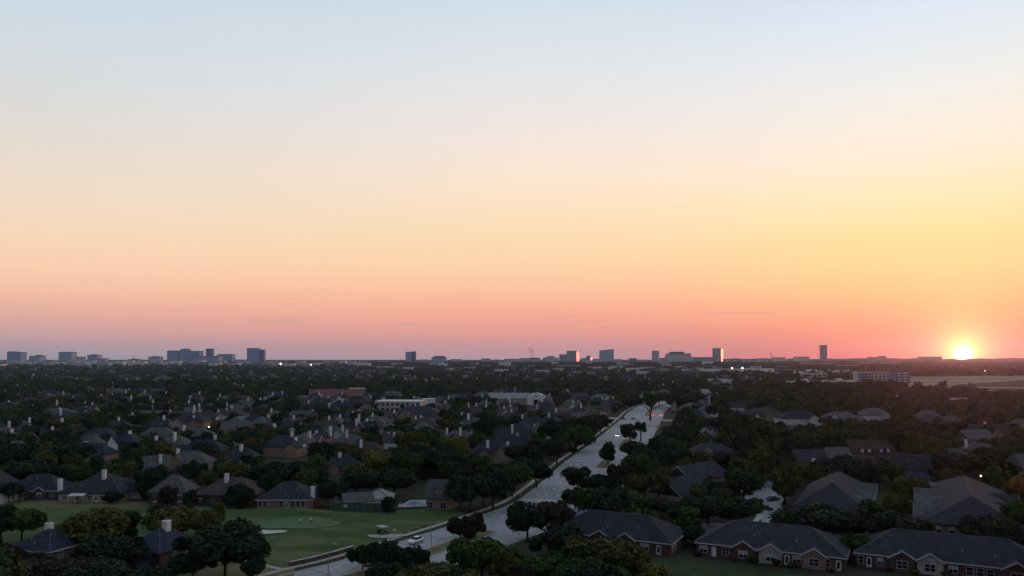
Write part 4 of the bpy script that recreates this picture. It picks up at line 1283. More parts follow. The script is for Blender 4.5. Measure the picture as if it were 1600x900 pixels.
# ------------------------------------------------------------------ skyline
def tower_mat(name, col, rough=0.35, band=0.5, metal=0.0, spec=0.5):
    """curtain wall: floors and bays as faint bands, slight reflection"""
    m_ = bpy.data.materials.new(name)
    m_.use_nodes = True
    t = NT(m_.node_tree)
    b = m_.node_tree.nodes['Principled BSDF']
    tc_ = t.n('ShaderNodeTexCoord')
    sp_ = t.n('ShaderNodeSeparateXYZ')
    t.l(tc_.outputs['Object'], sp_.inputs[0])
    fl = t.m('GREATER_THAN', t.m('FRACT', t.m('DIVIDE', sp_.outputs[2], 8.0)), 0.55)
    vx = t.m('GREATER_THAN', t.m('FRACT', t.m('DIVIDE', t.m('ADD', sp_.outputs[0], sp_.outputs[1]), 14.0)), 0.8)
    f = t.m('MAXIMUM', fl, vx)
    base = t.mix(t.m('MULTIPLY', f, band), col, tuple(v * 1.6 for v in col))
    t.l(base, b.inputs['Base Color'])
    b.inputs['Roughness'].default_value = rough
    b.inputs['Metallic'].default_value = metal
    b.inputs['Specular IOR Level'].default_value = spec
    return m_


TM = [tower_mat('blue_curtain_wall', (0.17, 0.25, 0.44), 0.6), tower_mat('grey_blue_curtain_wall', (0.24, 0.32, 0.48), 0.6), tower_mat('pale_concrete_tower', (0.38, 0.39, 0.46), 0.7, 0.25), tower_mat('dark_tower_glass', (0.10, 0.12, 0.22), 0.6)]
TM_GLINT = tower_mat('copper_mirror_glass', (0.30, 0.34, 0.42), 0.36, 0.15, 0.4, 0.6)
R_TOWER = mat('tower_roof', (0.12, 0.12, 0.15), 0.8)


def tower(label, px0, px1, ytop, m_, y=4600.0, shape='box', cap=None, slant=0.0, podium=None, rz=0.0, deep=None):
    z0 = T(y)
    x = ((px0 + px1) / 2 - CX) / F * y
    W_ = (px1 - px0) / F * y
    h = CH + (HZ - ytop) / F * y - z0
    rt = root('office_tower' if h > 45 else 'office_building', label, 'tower' if h > 45 else 'office', (x, y, z0), rz, 'skyline buildings')
    d = deep or min(60, W_ * 0.8)
    if shape == 'round':
        n = 96
        pr = [(W_ / 2 * math.cos(a), d / 2 * math.sin(a)) for a in [2 * math.pi * k / n for k in range(n)]]
        MB().prism(pr, 'z', -6, h).build('shaft', m_, rt, smooth=False)
        MB().prism([(p[0] * 0.8, p[1] * 0.8) for p in pr], 'z', h + 0.01, h + 3).build('penthouse', R_TOWER, rt)
    else:
        b = MB().add([(-W_ / 2, -d / 2, -6), (W_ / 2, -d / 2, -6), (W_ / 2, d / 2, -6), (-W_ / 2, d / 2, -6), (-W_ / 2, -d / 2, h - slant), (W_ / 2, -d / 2, h), (W_ / 2, d / 2, h), (-W_ / 2, d / 2, h - slant)],
                     [(3, 2, 1, 0), (4, 5, 6, 7), (0, 1, 5, 4), (1, 2, 6, 5), (2, 3, 7, 6), (3, 0, 4, 7)])
        b.build('shaft', m_, rt)
        if not slant:
            MB().box(-W_ / 2 - 0.8, W_ / 2 + 0.8, -d / 2 - 0.8, d / 2 + 0.8, h - 3.0, h + 0.8).build('parapet', R_TOWER, rt)
    for (u0, u1, hh) in (cap or ()):
        MB().box(-W_ / 2 + u0 * W_, -W_ / 2 + u1 * W_, -d * 0.35, d * 0.35, h + 0.9, h + hh).build('penthouse', R_TOWER, rt)
    for (u0, u1, fh) in (podium or ()):
        MB().box(-W_ / 2 + u0 * W_, -W_ / 2 + u1 * W_, -d * 0.6, d * 0.45, -6, h * fh).build('podium', TM[2], rt)
    return rt


tower('broad blue office tower, first from left on the skyline', 16, 37, 550, TM[0], cap=[(0.0, 0.4, 3.5)])
tower('short stepped tower with pale right half, second from left on the skyline', 50, 68, 556.5, TM[1], cap=[(0.45, 0.8, 7)], podium=[(0.5, 0.98, 0.9)])
tower('broad grey-blue tower, third tall one from left on the skyline', 96, 116, 550.5, TM[1], cap=[(0.1, 0.9, 3)])
tower('narrow pale block right of the third skyline tower', 121, 132, 557.5, TM[2])
tower('stepped block with two pale shafts, left part of the skyline', 140, 156, 555, TM[1], cap=[(0.3, 0.7, 5)])
tower('low brownish block attached to the stepped block on the left skyline', 156.5, 168, 560, TM[2])
tower('low wide block under the left skyline crane', 203, 219, 561.5, TM[2], cap=[(0.3, 0.6, 4)])
tower('small domed pale building left of the skyline cluster', 235, 252, 557.5, TM[2], cap=[(0.3, 0.7, 4)])
tower('square dark blue tower at the left end of the skyline cluster', 264, 281, 548.5, TM[0], cap=[(0.1, 0.95, 3)])
tower('tallest slab of the skyline cluster', 284, 296, 545.5, TM[0], cap=[(0.3, 0.8, 3)])
tower('wide blue slab joined to the tallest slab of the cluster', 296.3, 315, 548.5, TM[0], y=4620)
tower('low wide grey block in the middle of the skyline cluster', 306, 345, 556.5, TM[1], y=4480)
tower('slim brownish tower standing behind the low wide grey block', 323, 333, 545, TM[3], y=4700)
tower('blue tower with pale left edge at the right end of the cluster', 343, 365, 553.5, TM[0], podium=[(-0.05, 0.12, 0.95)])
tower('biggest dark blue twin tower right of the skyline cluster', 388, 405, 544.5, TM[0], cap=[(0.05, 0.9, 2)])
tower('right half of the dark blue twin tower, slightly lower', 405.3, 414, 546.5, TM[3], y=4615)
tower('lone twin-faced tower in the middle of the left half of the horizon', 634, 642, 550, TM[1])
tower('darker right face of the lone mid-horizon tower', 642.3, 650, 549.3, TM[3], y=4610)
tower('low stepped building right of the lone mid-horizon tower', 675, 698, 558.5, TM[1], cap=[(0.15, 0.85, 9)])
tower('low white block beneath the tall crane', 822, 844, 559.5, TM[2], cap=[(0.3, 0.8, 3)])
tower('low block right of the tall crane', 848, 872, 559, TM[2], cap=[(0.2, 0.8, 3)])
tower('blue block behind the left glinting tower', 874, 890, 554, TM[0], y=4700)
tower('mirrored tower with orange glint on its side left of the slant-topped tower', 887, 903, 548.5, TM_GLINT, rz=R(-17.6), deep=66)
tower('small copper-bright building between the two big central towers', 917, 924, 557, TM_GLINT, rz=R(-18.1), deep=48, cap=[(0.3, 0.6, 5)])
tower('slant-topped pale blue tower near the middle of the skyline', 937, 958, 545.3, TM[1], slant=9)
tower('low dark house-like block right of the slant-topped tower', 983, 994, 560, TM[3])
tower('slim pale grey tower with curved top right of the middle', 1019, 1029, 548.8, TM[2], cap=[(0.2, 0.8, 3)])
tower('wide stepped pale blue building, broadest on the right skyline', 1042, 1078, 552.5, TM[1], cap=[(0.14, 0.72, 11)], podium=[(-0.05, 1.0, 0.8)])
tower('long low grey block left of the right glinting tower', 1080, 1115, 558.3, TM[1], y=4700)
tower('mirrored tower with orange glint on its side right of the wide stepped building', 1115, 1128, 544.5, TM_GLINT, rz=R(-22.7), deep=86)
tower('low pale block left of the slim dark tower', 1208, 1225, 558.6, TM[2], y=5000)
tower('second low pale block left of the slim dark tower', 1242, 1262, 557.6, TM[2], y=5000)
tower('slim dark lone tower between the cream buildings and the sky', 1282, 1291, 539.5, TM[3], y=4900, cap=[(0.2, 0.8, 2)])
tower('low dark hotel with raised right end left of the sun', 1358, 1382, 558, TM[3], y=5200, cap=[(0.68, 0.98, 9)])
tower('long low dark block on the ridge just left of the sun', 1437, 1468, 557.2, TM[3], y=5200)
tower('low block at the left edge of the skyline', -14, 6, 563, TM[2])


for n_, (a_, b_, yt_, k_) in enumerate([(560, 572, 563.5, 2), (590, 606, 563, 1), (655, 668, 562, 2), (705, 722, 561.5, 1), (752, 766, 560.5, 2), (770, 782, 562, 1), (788, 812, 561, 2), (812, 821, 559.8, 1), (855, 866, 556.6, 2), (908, 916, 560, 1), (927, 936, 561, 2), (960, 972, 561.5, 1), (996, 1012, 562, 2), (1031, 1040, 559.5, 1), (1133, 1150, 561.2, 2), (1160, 1180, 561.5, 1), (1184, 1199, 560.3, 2), (172, 186, 563, 1), (222, 232, 562.5, 2), (368, 384, 562, 1), (418, 432, 563, 2), (70, 84, 563.5, 1)]):
    tower(f'low {"pale" if k_ == 2 else "bluish"} block filling the skyline, number {n_}', a_, b_, yt_, TM[k_], y=4400 + 40 * (n_ % 5))['low'] = a_


def crane(label, px, ytop, px_a, px_b, y=4500.0):
    z0 = T(y)
    x = (px - CX) / F * y
    h = CH + (HZ - ytop) / F * y - z0
    rt = root('tower_crane', label, 'crane', (x, y, z0), 0, 'cranes on the skyline')
    st_ = mat('crane_steel', (0.16, 0.12, 0.10), 0.7)
    b = MB()
    for sx_ in (-1.2, 1.2):
        for sy_ in (-1.2, 1.2):
            b.tube([(sx_, sy_, 0), (sx_, sy_, h)], [0.35, 0.35], 4)
    n = int(h / 5)
    for k in range(n):
        s_ = 1 if k % 2 else -1
        b.tube([(-1.2 * s_, -1.2, k * 5), (1.2 * s_, -1.2, k * 5 + 5)], [0.25, 0.25], 4)
    b.build('mast', st_, rt)
    xa, xb = (px_a - px) / F * y, (px_b - px) / F * y
    MB().tube([(0, 0, h), (xb, 0, h)], [0.9, 0.5], 4).build('jib', st_, rt)
    MB().tube([(0, 0, h), (xa, 0, h)], [0.9, 0.9], 4).build('counter_jib', st_, rt)
    MB().tube([(xa * 0.9, 0, h), (0, 0, h + 8), (xb * 0.7, 0, h)], [0.3, 0.4, 0.3], 4).build('tie_bar', st_, rt)
    MB().box(xa - 1, xa + 3, -1.5, 1.5, h - 4, h - 0.6).build('counterweight', M_KERB, rt)
    MB().box(-1.6, 1.6, -3.2, -1.4, h - 4, h - 0.8).build('cab', st_, rt)


crane('tall tower crane with level arm left of the left glinting tower', 829.5, 545.5, 824, 836)
crane('smaller tower crane just right of the tall crane', 832.5, 549.5, 830, 837, 4550)
crane('tower crane with long thin jib on the slim brownish tower', 334, 545.3, 331, 349, 4720)
crane('small tower crane on the left skyline above the low wide block', 209, 556.5, 206, 213)
crane('squat tower crane or hoist left of the low pale blocks on the right', 1205, 552.5, 1202.5, 1208, 4700)
mst = root('radio_mast', 'thin radio mast right of the slim dark lone tower', 'mast', ((1308 - CX) / F * 4800, 4800, T(4800)))
MB().tube([(0, 0, 0), (0, 0, 74)], [1.2, 0.4], 5).build('mast', CAPM, mst)
MB().tube([(0, -1, 46), (0, 1, 46)], [2, 2], 8).build('dish', W_WHITE, mst)

# pale sheds and stores in the band under the skyline
shed_cols = [W_WHITE, W_CREAM, W_GREY, W_WHITE, TM[2]]
sheds = []
for k in range(58):
    px = 2 + k * 11.6 + rnd.uniform(-5, 5) if k < 48 else 560 + (k - 48) * 60 + rnd.uniform(-12, 12)
    y = rnd.uniform(2700, 3900)
    sheds.append((px, y))
for px, y in [(830, 2500), (880, 2450), (925, 2300), (945, 2150), (870, 1950), (800, 2600), (985, 2700), (1040, 2700), (760, 2650), (690, 2750), (965, 2350), (600, 2300), (640, 2100), (575, 1900), (705, 2000), (735, 2250), (780, 1900), (815, 2150), (850, 1750), (905, 1800), (935, 1950), (990, 2000), (1010, 2300), (1035, 2050), (1060, 2400), (1075, 1850), (1120, 2350), (1150, 2500), (1185, 2300), (1225, 2450), (1000, 1700), (895, 2600), (1090, 2150)]:
    sheds.append((px + rnd.uniform(-4, 4), y))
sheds.sort()
ORD = ['', 'first', 'second', 'third', 'fourth', 'fifth', 'sixth', 'seventh', 'eighth', 'ninth', 'tenth', 'eleventh', 'twelfth', 'thirteenth', 'fourteenth', 'fifteenth', 'sixteenth', 'seventeenth', 'eighteenth', 'nineteenth', 'twentieth']
TENS = {20: 'twenty', 30: 'thirty', 40: 'forty', 50: 'fifty', 60: 'sixty', 70: 'seventy', 80: 'eighty', 90: 'ninety'}


def ordinal(n):
    if n <= 20:
        return ORD[n]
    t_, u = n // 10 * 10, n % 10
    return (TENS[t_][:-1] + 'ieth') if not u else TENS[t_] + '-' + ORD[u]


SHEDBOX = []
for n_, (px, y) in enumerate(sheds):
    W_ = rnd.uniform(9, 22) / F * y if y > 2680 else rnd.uniform(10, 24) / F * y
    wl = rnd.choice(shed_cols)
    h = rnd.uniform(12, 20) if y > 2680 else rnd.uniform(6, 9)
    if y < 2680:
        pw = W_ / 2 / y * F
        SHEDBOX.append(dict(y=y - 20, box=(px - pw, HZ - (T(y) + h - CH) / y * F - 1, px + pw, HZ - (T(y) - CH) / y * F - 1)))
    rt = root('warehouse', f'{"pale" if wl is not W_GREY else "grey"} low warehouse in the band under the skyline, {ordinal(n_ + 1)} from left', 'warehouse', ((px - CX) / F * y, y, T(y)), R(rnd.uniform(-8, 8)), 'warehouses under the skyline')
    MB().box(-W_ / 2, W_ / 2, -16, 16, -2, h).build('wall', wl, rt)
    MB().box(-W_ / 2 - 0.6, W_ / 2 + 0.6, -16.6, 16.6, h + 0.003, h + 1.0).build('roof', rnd.choice([R_LIGHT, R_LIGHT, ROOFS['grey']]), rt)
    MB().box(-W_ * 0.3, W_ * 0.1, -16.2, -15.9, 0, h * 0.4).build('loading_door', W_GREY, rt)

# open field and paved strips at the right
M_FIELD = mat('bare_pale_field', (0.26, 0.22, 0.17), 0.95, col2=(0.15, 0.13, 0.10), scale=0.012, stretch=(1, 3, 1))
struct(poly_sheet('field', FIELD, 0.10, M_FIELD))
poly_sheet('paved_yard', [G(1196, 584), G(1345, 581.5), G(1345, 578), G(1196, 577.5)], 0.7, M_WALK)
poly_sheet('paved_yard', [G(1215, 600), G(1335, 597), G(1335, 591), G(1215, 592)], 0.12, M_WALK)
for k, (r0, r1) in enumerate(((593.2, 592.6), (598.6, 597.9), (606.0, 605.0))):
    poly_sheet('field_track', [G(1420, r0 - 1.6), G(1640, r0 + 1.4), G(1640, r1 + 1.4), G(1420, r1 - 1.6)], 0.14, mat('dark_hedge_line', (0.04, 0.04, 0.03), 0.95, var=0.3, scale=0.1) if k != 2 else M_WALK)

# ------------------------------------------------------------------ cars
PAINT = {k: mat('car_paint_' + k, c_, 0.3, spec=0.5) for k, c_ in dict(white=(0.78, 0.78, 0.78), silver=(0.42, 0.43, 0.45), black=(0.015, 0.015, 0.018), red=(0.18, 0.02, 0.02), grey=(0.10, 0.10, 0.11)).items()}
TYRE = mat('tyre_rubber', (0.015, 0.015, 0.016), 0.9)
RIM = mat('alloy_rim', (0.35, 0.35, 0.37), 0.4, metal=0.8)
HEAD = mat('headlight_on', (0.9, 0.9, 0.9), 0.2, emit=((1.0, 0.95, 0.85), 18.0))
HEAD0 = mat('headlight_off', (0.5, 0.5, 0.52), 0.15)
TAIL = mat('taillight_on', (0.5, 0.02, 0.02), 0.3, emit=((1.0, 0.06, 0.03), 26.0))
TAIL0 = mat('taillight_off', (0.22, 0.01, 0.01), 0.3)


def car(label, x, y, heading, paint, head=False, tail=False, z=None, suv=False):
    """heading: angle of the nose from +X"""
    rt = root('car', label, 'car', (x, y, (T(y) + 0.034) if z is None else z), heading, 'cars')
    H = 1.72 if suv else 1.46
    side = [(-2.28, 0.34), (-2.3, 0.78), (-2.1, 0.98), (-1.0, 1.0), (1.0, 0.96), (2.05, 0.78), (2.3, 0.6), (2.28, 0.32)]
    b = MB()
    n = len(side)
    for yy, s_ in ((-0.90, 0.97), (-0.78, 1.0), (0.78, 1.0), (0.90, 0.97)):
        for p in side:
            zz_ = p[1] if abs(yy) < 0.8 else min(p[1], 0.90)
            b.v.append((p[0] * s_, yy, zz_))
    for k in range(3):
        for i in range(n):
            b.f.append((k * n + i, k * n + (i + 1) % n, (k + 1) * n + (i + 1) % n, (k + 1) * n + i))
    b.f += [tuple(range(n)), tuple(3 * n + i for i in range(n - 1, -1, -1))]
    b.build('body', PAINT[paint], rt)
    cab = [(-1.95 if suv else -1.65, 0.96), (-1.2 if not suv else -1.7, H - 0.05), (-0.9, H), (0.3, H), (1.15, 0.95)]
    b = MB()
    for yy, s_ in ((-0.80, 0), (-0.62, 1), (0.62, 1), (0.80, 0)):
        for p in cab:
            b.v.append((p[0], yy if p[1] < 1.0 else math.copysign(0.64, yy), p[1] if s_ or p[1] < 1.0 else p[1] - 0.01))
    m_ = len(cab)
    for k in range(3):
        for i in range(m_):
            b.f.append((k * m_ + i, k * m_ + (i + 1) % m_, (k + 1) * m_ + (i + 1) % m_, (k + 1) * m_ + i))
    b.f += [tuple(range(m_)), tuple(3 * m_ + i for i in range(m_ - 1, -1, -1))]
    b.build('cabin_glass', GLASS, rt)
    MB().add([(-1.15 if not suv else -1.66, -0.635, H - 0.03), (0.28, -0.635, H - 0.01), (0.28, 0.635, H - 0.01), (-1.15 if not suv else -1.66, 0.635, H - 0.03), (-0.9, -0.6, H + 0.03), (0.2, -0.6, H + 0.03), (0.2, 0.6, H + 0.03), (-0.9, 0.6, H + 0.03)],
             [(4, 5, 6, 7), (0, 1, 5, 4), (1, 2, 6, 5), (2, 3, 7, 6), (3, 0, 4, 7)]).build('roof_panel', PAINT[paint], rt)
    for sx_ in (-1.38, 1.42):
        for sy_ in (-0.8, 0.8):
            k = ('wheel',)
            if k not in CACHE:
                CACHE[k] = (MB().tube([(0, -0.11, 0), (0, 0.11, 0)], [0.33, 0.33], 14).mesh('wheel', TYRE), MB().tube([(0, -0.125, 0), (0, 0.125, 0)], [0.2, 0.2], 10).mesh('rim', RIM))
            o = put('wheel', CACHE[k][0], rt, (sx_, sy_, 0.33))
            put('rim', CACHE[k][1], o)
    for sy_ in (-0.66, 0.66):
        MB().box(2.18, 2.33, sy_ - 0.19, sy_ + 0.19, 0.62, 0.76).build('headlight', HEAD if head else HEAD0, rt)
        MB().box(-2.34, -2.2, sy_ - 0.2, sy_ + 0.2, 0.74, 0.92).build('taillight', TAIL if tail else TAIL0, rt)


def road_dir(y):
    i = idx_at(y)
    d = Vector((-AN[i].y, AN[i].x, 0))
    return math.atan2(d.y, d.x)


def on_road(px, py):
    return G(px, py)


x_, y_ = G(650, 848)
car('white car driving toward the viewer on the near left carriageway', x_, y_, road_dir(y_) + math.pi, 'white')
x_, y_ = G(965, 682)
car('silver car with headlights lit, alone on the left carriageway before the junction', x_, y_, road_dir(y_) + math.pi, 'silver', head=True)
x_, y_ = G(1027, 667)
car('white car turning through the far road junction', x_, y_, road_dir(y_) - 0.9, 'white')
x_, y_ = G(1019.5, 650)
car('dark car with red tail lights under the big median tree', x_, y_, road_dir(y_), 'black', tail=True, suv=True)
x_, y_ = G(1032.5, 650)
car('red-lit car waiting right of the dark tail-lit car', x_, y_, road_dir(y_), 'red', tail=True)
x_, y_ = G(1050, 645)
car('black car crossing at the far end of the road', x_, y_, road_dir(y_) - 1.3, 'black')
x_, y_ = G(975, 655.5)
car('dark car at the left mouth of the cross street', x_, y_, R(-28), 'black')
x_, y_ = G(990.5, 655.3)
car('second dark car in the cross street, nearer the median tree', x_, y_, R(-28), 'grey')
x_, y_ = G(998, 660)
car('white car half hidden behind the twin median tree', x_, y_, R(-28), 'white')
for k, (px, py, pc, lb) in enumerate([(1154, 775, 'black', 'black car parked at the left side of the car park'), (1167, 773, 'black', 'second black car parked at the left of the car park'), (1208, 782, 'grey', 'grey car parked right side of the car park by the footpath'), (1196, 797, 'black', 'dark car parked at the near end of the car park'), (1176, 765, 'silver', 'silver car parked at the far end of the car park'), (1420, 729.5, 'white', 'white car parked right of the blue-grey end wall')]):
    x_, y_ = G(px, py)
    car(lb, x_, y_, R(-15 + 20 * (k % 3)), pc)

# ------------------------------------------------------------------ street lamps and small lights
POLE = mat('galvanised_pole', (0.26, 0.27, 0.27), 0.5, metal=0.5)
LAMP_OFF = mat('lamp_glass', (0.5, 0.5, 0.48), 0.3)


def street_lamp(label, px, py, ytop, side=1, head=True):
    x, y = G(px, py)
    h = (py - ytop) * y / F
    rt = root('street_lamp' if head else 'sign_post', label, 'street lamp' if head else 'sign post', (x, y, T(y)), road_dir(y), 'street lamps' if head else None)
    MB().tube([(0, 0, 0), (0, 0, h)], [0.10, 0.06], 8).build('pole', POLE, rt)
    MB().tube([(0, 0, 0), (0, 0, 0.35)], [0.2, 0.2], 8).build('base', M_KERB, rt)
    if head:
        MB().tube([(0, 0, h - 0.1), (0, side * 0.9, h + 0.25), (0, side * 2.0, h + 0.32)], [0.06, 0.05, 0.045], 6).build('arm', POLE, rt)
        o = MB().box(-0.17, 0.17, min(side * 1.9, side * 2.6), max(side * 1.9, side * 2.6), h + 0.24, h + 0.40).build('lamp_head', POLE, rt)
        MB().box(-0.12, 0.12, min(side * 2.0, side * 2.5), max(side * 2.0, side * 2.5), h + 0.215, h + 0.238).build('lens', LAMP_OFF, o)
    else:
        MB().box(-0.03, 0.03, -0.35, 0.35, h - 0.8, h).build('sign_plate', POLE, rt)


street_lamp('tall slim street lamp in the bottom verge beside the brick wall', 513, 898, 850, -1)
street_lamp('slim street lamp beside the white car', 674, 853, 816, -1)
street_lamp('street lamp in front of the heart-shaped median tree', 948.5, 724, 690, 1)
street_lamp('street lamp at the left corner of the far junction', 950.5, 662, 641, -1)
street_lamp('street lamp right of the far junction', 1063, 668, 653, 1)
street_lamp('small sign post on the verge where the road bends', 814, 784, 769, 1, False)


LAMPS = []


def lit_lamp(label, px, py, h, colr, power, r_=0.2):
    y = at_h(py, h)
    LAMPS.append(dict(y=y, box=(px - 2, py - 2, px + 2, py + 2)))
    x = (px - CX) / F * y
    rt = root('lamp_post', label, 'lamp', (x, y, T(y)), 0, 'lit lamps')
    MB().tube([(0, 0, 0), (0, 0, h - r_)], [0.06, 0.05], 6).build('post', POLE, rt)
    b = MB()
    for k in range(5):
        pass
    b.tube([(0, 0, h - r_), (0, 0, h - r_ * 0.4), (0, 0, h + r_ * 0.4), (0, 0, h + r_)], [r_ * 0.5, r_, r_, r_ * 0.4], 10).build('globe', mat(f'lit_globe_{label[:12]}'.replace(' ', '_'), (0.9, 0.9, 0.9), 0.3, emit=(colr, power)), rt)


lit_lamp('reddish lit lamp in the dark trees at the right', 1532.5, 743.5, 8, (1, 0.45, 0.35), 9)
lit_lamp('white lit lamp just left of the reddish lamp', 1516, 758.5, 7.5, (1, 0.95, 0.9), 9)
lit_lamp('white lit lamp at the left wall of the largest gabled block', 1453.5, 783, 4.0, (1, 0.95, 0.85), 9)
lit_lamp('lower white lit lamp on the left of the largest gabled block', 1462, 811, 3.6, (1, 0.95, 0.85), 9)
lit_lamp('dim white lamp right of the largest gabled block', 1566, 780, 4, (0.9, 0.9, 1.0), 1.2, 0.22)
lit_lamp('bright white lamp in the left trees below the peaked slate roof', 326.5, 667, 8, (1, 1, 0.98), 9)
lit_lamp('bright lamp at the foot of the skyline right of the biggest twin tower', 438.5, 568.5, 14, (1, 0.9, 0.75), 14, 2.0)
lit_lamp('second bright lamp at the foot of the skyline, smaller', 486, 570, 12, (1, 0.95, 0.9), 8, 1.3)
lit_lamp('pinkish bright lamp above the white stores', 1144, 575, 12, (1, 0.7, 0.7), 14, 1.3)
lit_lamp('bluish white bright lamp above the white stores', 1160, 575, 12, (0.85, 0.9, 1), 14, 1.3)
lit_lamp('white lamp beyond the open field under the sun', 1539, 579.5, 9, (1, 0.8, 0.75), 6, 0.7)
lit_lamp('small bright lamp in the trees above the pyramid-roofed house', 230.5, 757, 5, (1, 1, 1), 1.5, 0.2)

# ------------------------------------------------------------------ golfers, cart, tennis fence, pool
def golfer(label, px, py, facing, lean):
    x, y = G(px, py)
    z = mound(x, y) + 0.17
    me = bpy.data.meshes.new('person')
    # joints: pelvis, chest, neck, head; arms reaching down to a club; legs apart
    J = [(0, 0, 0.95), (0, -0.06 - lean * 0.4, 1.18), (0, -0.12 - lean, 1.42), (0, -0.14 - lean * 1.15, 1.52), (0, -0.16 - lean * 1.3, 1.60), (0, -0.17 - lean * 1.35, 1.72),
         (-0.19, -0.12 - lean, 1.38), (-0.20, -0.26 - lean, 1.12), (-0.06, -0.44 - lean, 0.95), (-0.02, -0.47 - lean, 0.88),
         (0.19, -0.12 - lean, 1.38), (0.20, -0.26 - lean, 1.12), (0.06, -0.44 - lean, 0.95), (0.02, -0.48 - lean, 0.86),
         (-0.11, 0, 0.88), (-0.15, -0.05, 0.50), (-0.17, 0.02, 0.09), (-0.18, -0.17, 0.05),
         (0.11, 0, 0.88), (0.15, -0.05, 0.50), (0.17, 0.02, 0.09), (0.18, -0.17, 0.05)]
    E = [(0, 1), (1, 2), (2, 3), (3, 4), (4, 5), (2, 6), (6, 7), (7, 8), (8, 9), (2, 10), (10, 11), (11, 12), (12, 13), (0, 14), (14, 15), (15, 16), (16, 17), (0, 18), (18, 19), (19, 20), (20, 21)]
    RD = [0.15, 0.16, 0.15, 0.06, 0.10, 0.09, 0.075, 0.055, 0.045, 0.05, 0.075, 0.055, 0.045, 0.05, 0.11, 0.08, 0.055, 0.05, 0.11, 0.08, 0.055, 0.05]
    me.from_pydata(J, E, [])
    o = put('person', me, None, (x, y, z), facing)
    md = o.modifiers.new('skin', 'SKIN')
    for v, r_ in zip(me.skin_vertices[0].data, RD):
        v.radius = (r_, r_)
    me.skin_vertices[0].data[0].use_root = True
    o.modifiers.new('smooth', 'SUBSURF').levels = 2
    m_ = bpy.data.materials.new('golfer_clothes')
    m_.use_nodes = True
    t = NT(m_.node_tree)
    tc_ = t.n('ShaderNodeTexCoord')
    sp_ = t.n('ShaderNodeSeparateXYZ')
    t.l(tc_.outputs['Object'], sp_.inputs[0])
    base = t.ramp(t.m('DIVIDE', sp_.outputs[2], 2.0), [(0.0, (0.02, 0.02, 0.02)), (0.05, (0.05, 0.05, 0.06)), (0.47, (0.75, 0.76, 0.75)), (0.73, (0.32, 0.20, 0.15)), (0.82, (0.7, 0.7, 0.7))], 'CONSTANT')
    t.l(base, m_.node_tree.nodes['Principled BSDF'].inputs['Base Color'])
    me.materials.append(m_)
    tag(o, label, 'person', 'golfers on the green')
    MB().tube([(0.0, -0.46 - lean, 0.92), (0.02, -0.75 - lean, 0.02)], [0.02, 0.015], 6).build('golf_club', POLE, o)
    return o


golfer('golfer in white shirt and dark trousers bending over a putt, the one nearer the bunker', 469, 821.5, R(20), 0.18)
golfer('golfer in white top standing upright on the green, farther from the bunker', 486, 820, R(-30), 0.03)


def golf_cart(label, px, py, rz, body):
    x, y = G(px, py)
    rt = root('golf_cart', label, 'golf cart', (x, y, mound(x, y) + 0.18), rz, 'golf carts')
    MB().prism([(-1.15, 0.3), (-1.15, 0.75), (-0.5, 0.8), (-0.45, 0.42), (0.45, 0.42), (0.6, 0.85), (1.15, 0.7), (1.2, 0.3)], 'y', -0.58, 0.58).build('body', body, rt)
    MB().box(-0.95, -0.35, -0.52, 0.52, 0.81, 0.95).build('seat', TYRE, rt)
    MB().box(-1.02, -0.92, -0.52, 0.52, 0.95, 1.35).build('backrest', TYRE, rt)
    for sx_, sy_ in ((-1.0, -0.52), (-1.0, 0.52), (0.72, -0.52), (0.72, 0.52)):
        MB().tube([(sx_, sy_, 0.7), (sx_ * 0.85, sy_, 1.82)], [0.025, 0.025], 6).build('roof_post', POLE, rt)
    MB().box(-1.1, 0.85, -0.62, 0.62, 1.82, 1.90).build('canopy', TRIM, rt)
    for sx_ in (-0.8, 0.82):
        for sy_ in (-0.5, 0.5):
            MB().tube([(sx_, sy_ - 0.09, 0.23), (sx_, sy_ + 0.09, 0.23)], [0.23, 0.23], 12).build('wheel', TYRE, rt)
    MB().tube([(0.42, 0.25, 0.8), (0.25, 0.25, 1.12)], [0.02, 0.02], 6).build('steering_column', POLE, rt)


golf_cart('dark golf cart parked on the pale cart path, the left one', 596, 835.5, R(25), PAINT['black'])
golf_cart('grey golf cart parked on the cart path next to the left cart', 600.5, 836.5, R(30), PAINT['grey'])
x_, y_ = G(617, 837)
sb = root('notice_board', 'small notice board with pale top at the right end of the cart path', 'sign', (x_, y_, mound(x_, y_) + 0.1), R(10))
MB().box(-0.5, 0.5, -0.06, 0.06, 0.9, 1.5).build('board', TRIM, sb)
MB().box(-0.42, -0.30, -0.05, 0.05, 0, 0.9).build('leg', BARK, sb)
MB().box(0.30, 0.42, -0.05, 0.05, 0, 0.9).build('leg', BARK, sb)

NETM = mat('green_windscreen_mesh', (0.05, 0.085, 0.065), 0.9, var=0.15, scale=0.8)
tf = root('tennis_fence', 'green windscreen fence of the tennis court beyond the golf mounds', 'fence', (*G(516, 797), 0))
p0, p1 = Vector(G(516, 798)), Vector(G(602, 801))
dv = p1 - p0
tf.location = (p0.x, p0.y, 0)
ang = math.atan2(dv.y, dv.x)
n = 8
for k in range(n):
    a = dv * (k / n)
    MB().box(0.05, dv.length / n - 0.05, -0.03, 0.03, 0.1, 2.7).build('mesh_panel', NETM, tf, (a.x, a.y, 0), ang)
    MB().tube([(0, 0, 0), (0, 0, 2.95)], [0.05, 0.05], 6).build('post', POLE, tf, (a.x, a.y, 0))
MB().tube([(0, 0, 2.9), (dv.length, 0, 2.9)], [0.035, 0.035], 6).build('top_rail', TRIM, tf, (0, 0, 0), ang)
MB().box(-0.55, 0.55, -0.09, -0.035, 1.2, 2.0).build('white_sign', TRIM, tf, (dv.x * 0.28, dv.y * 0.28, 0), ang)
a_, b_ = G(516, 795), G(604, 796)
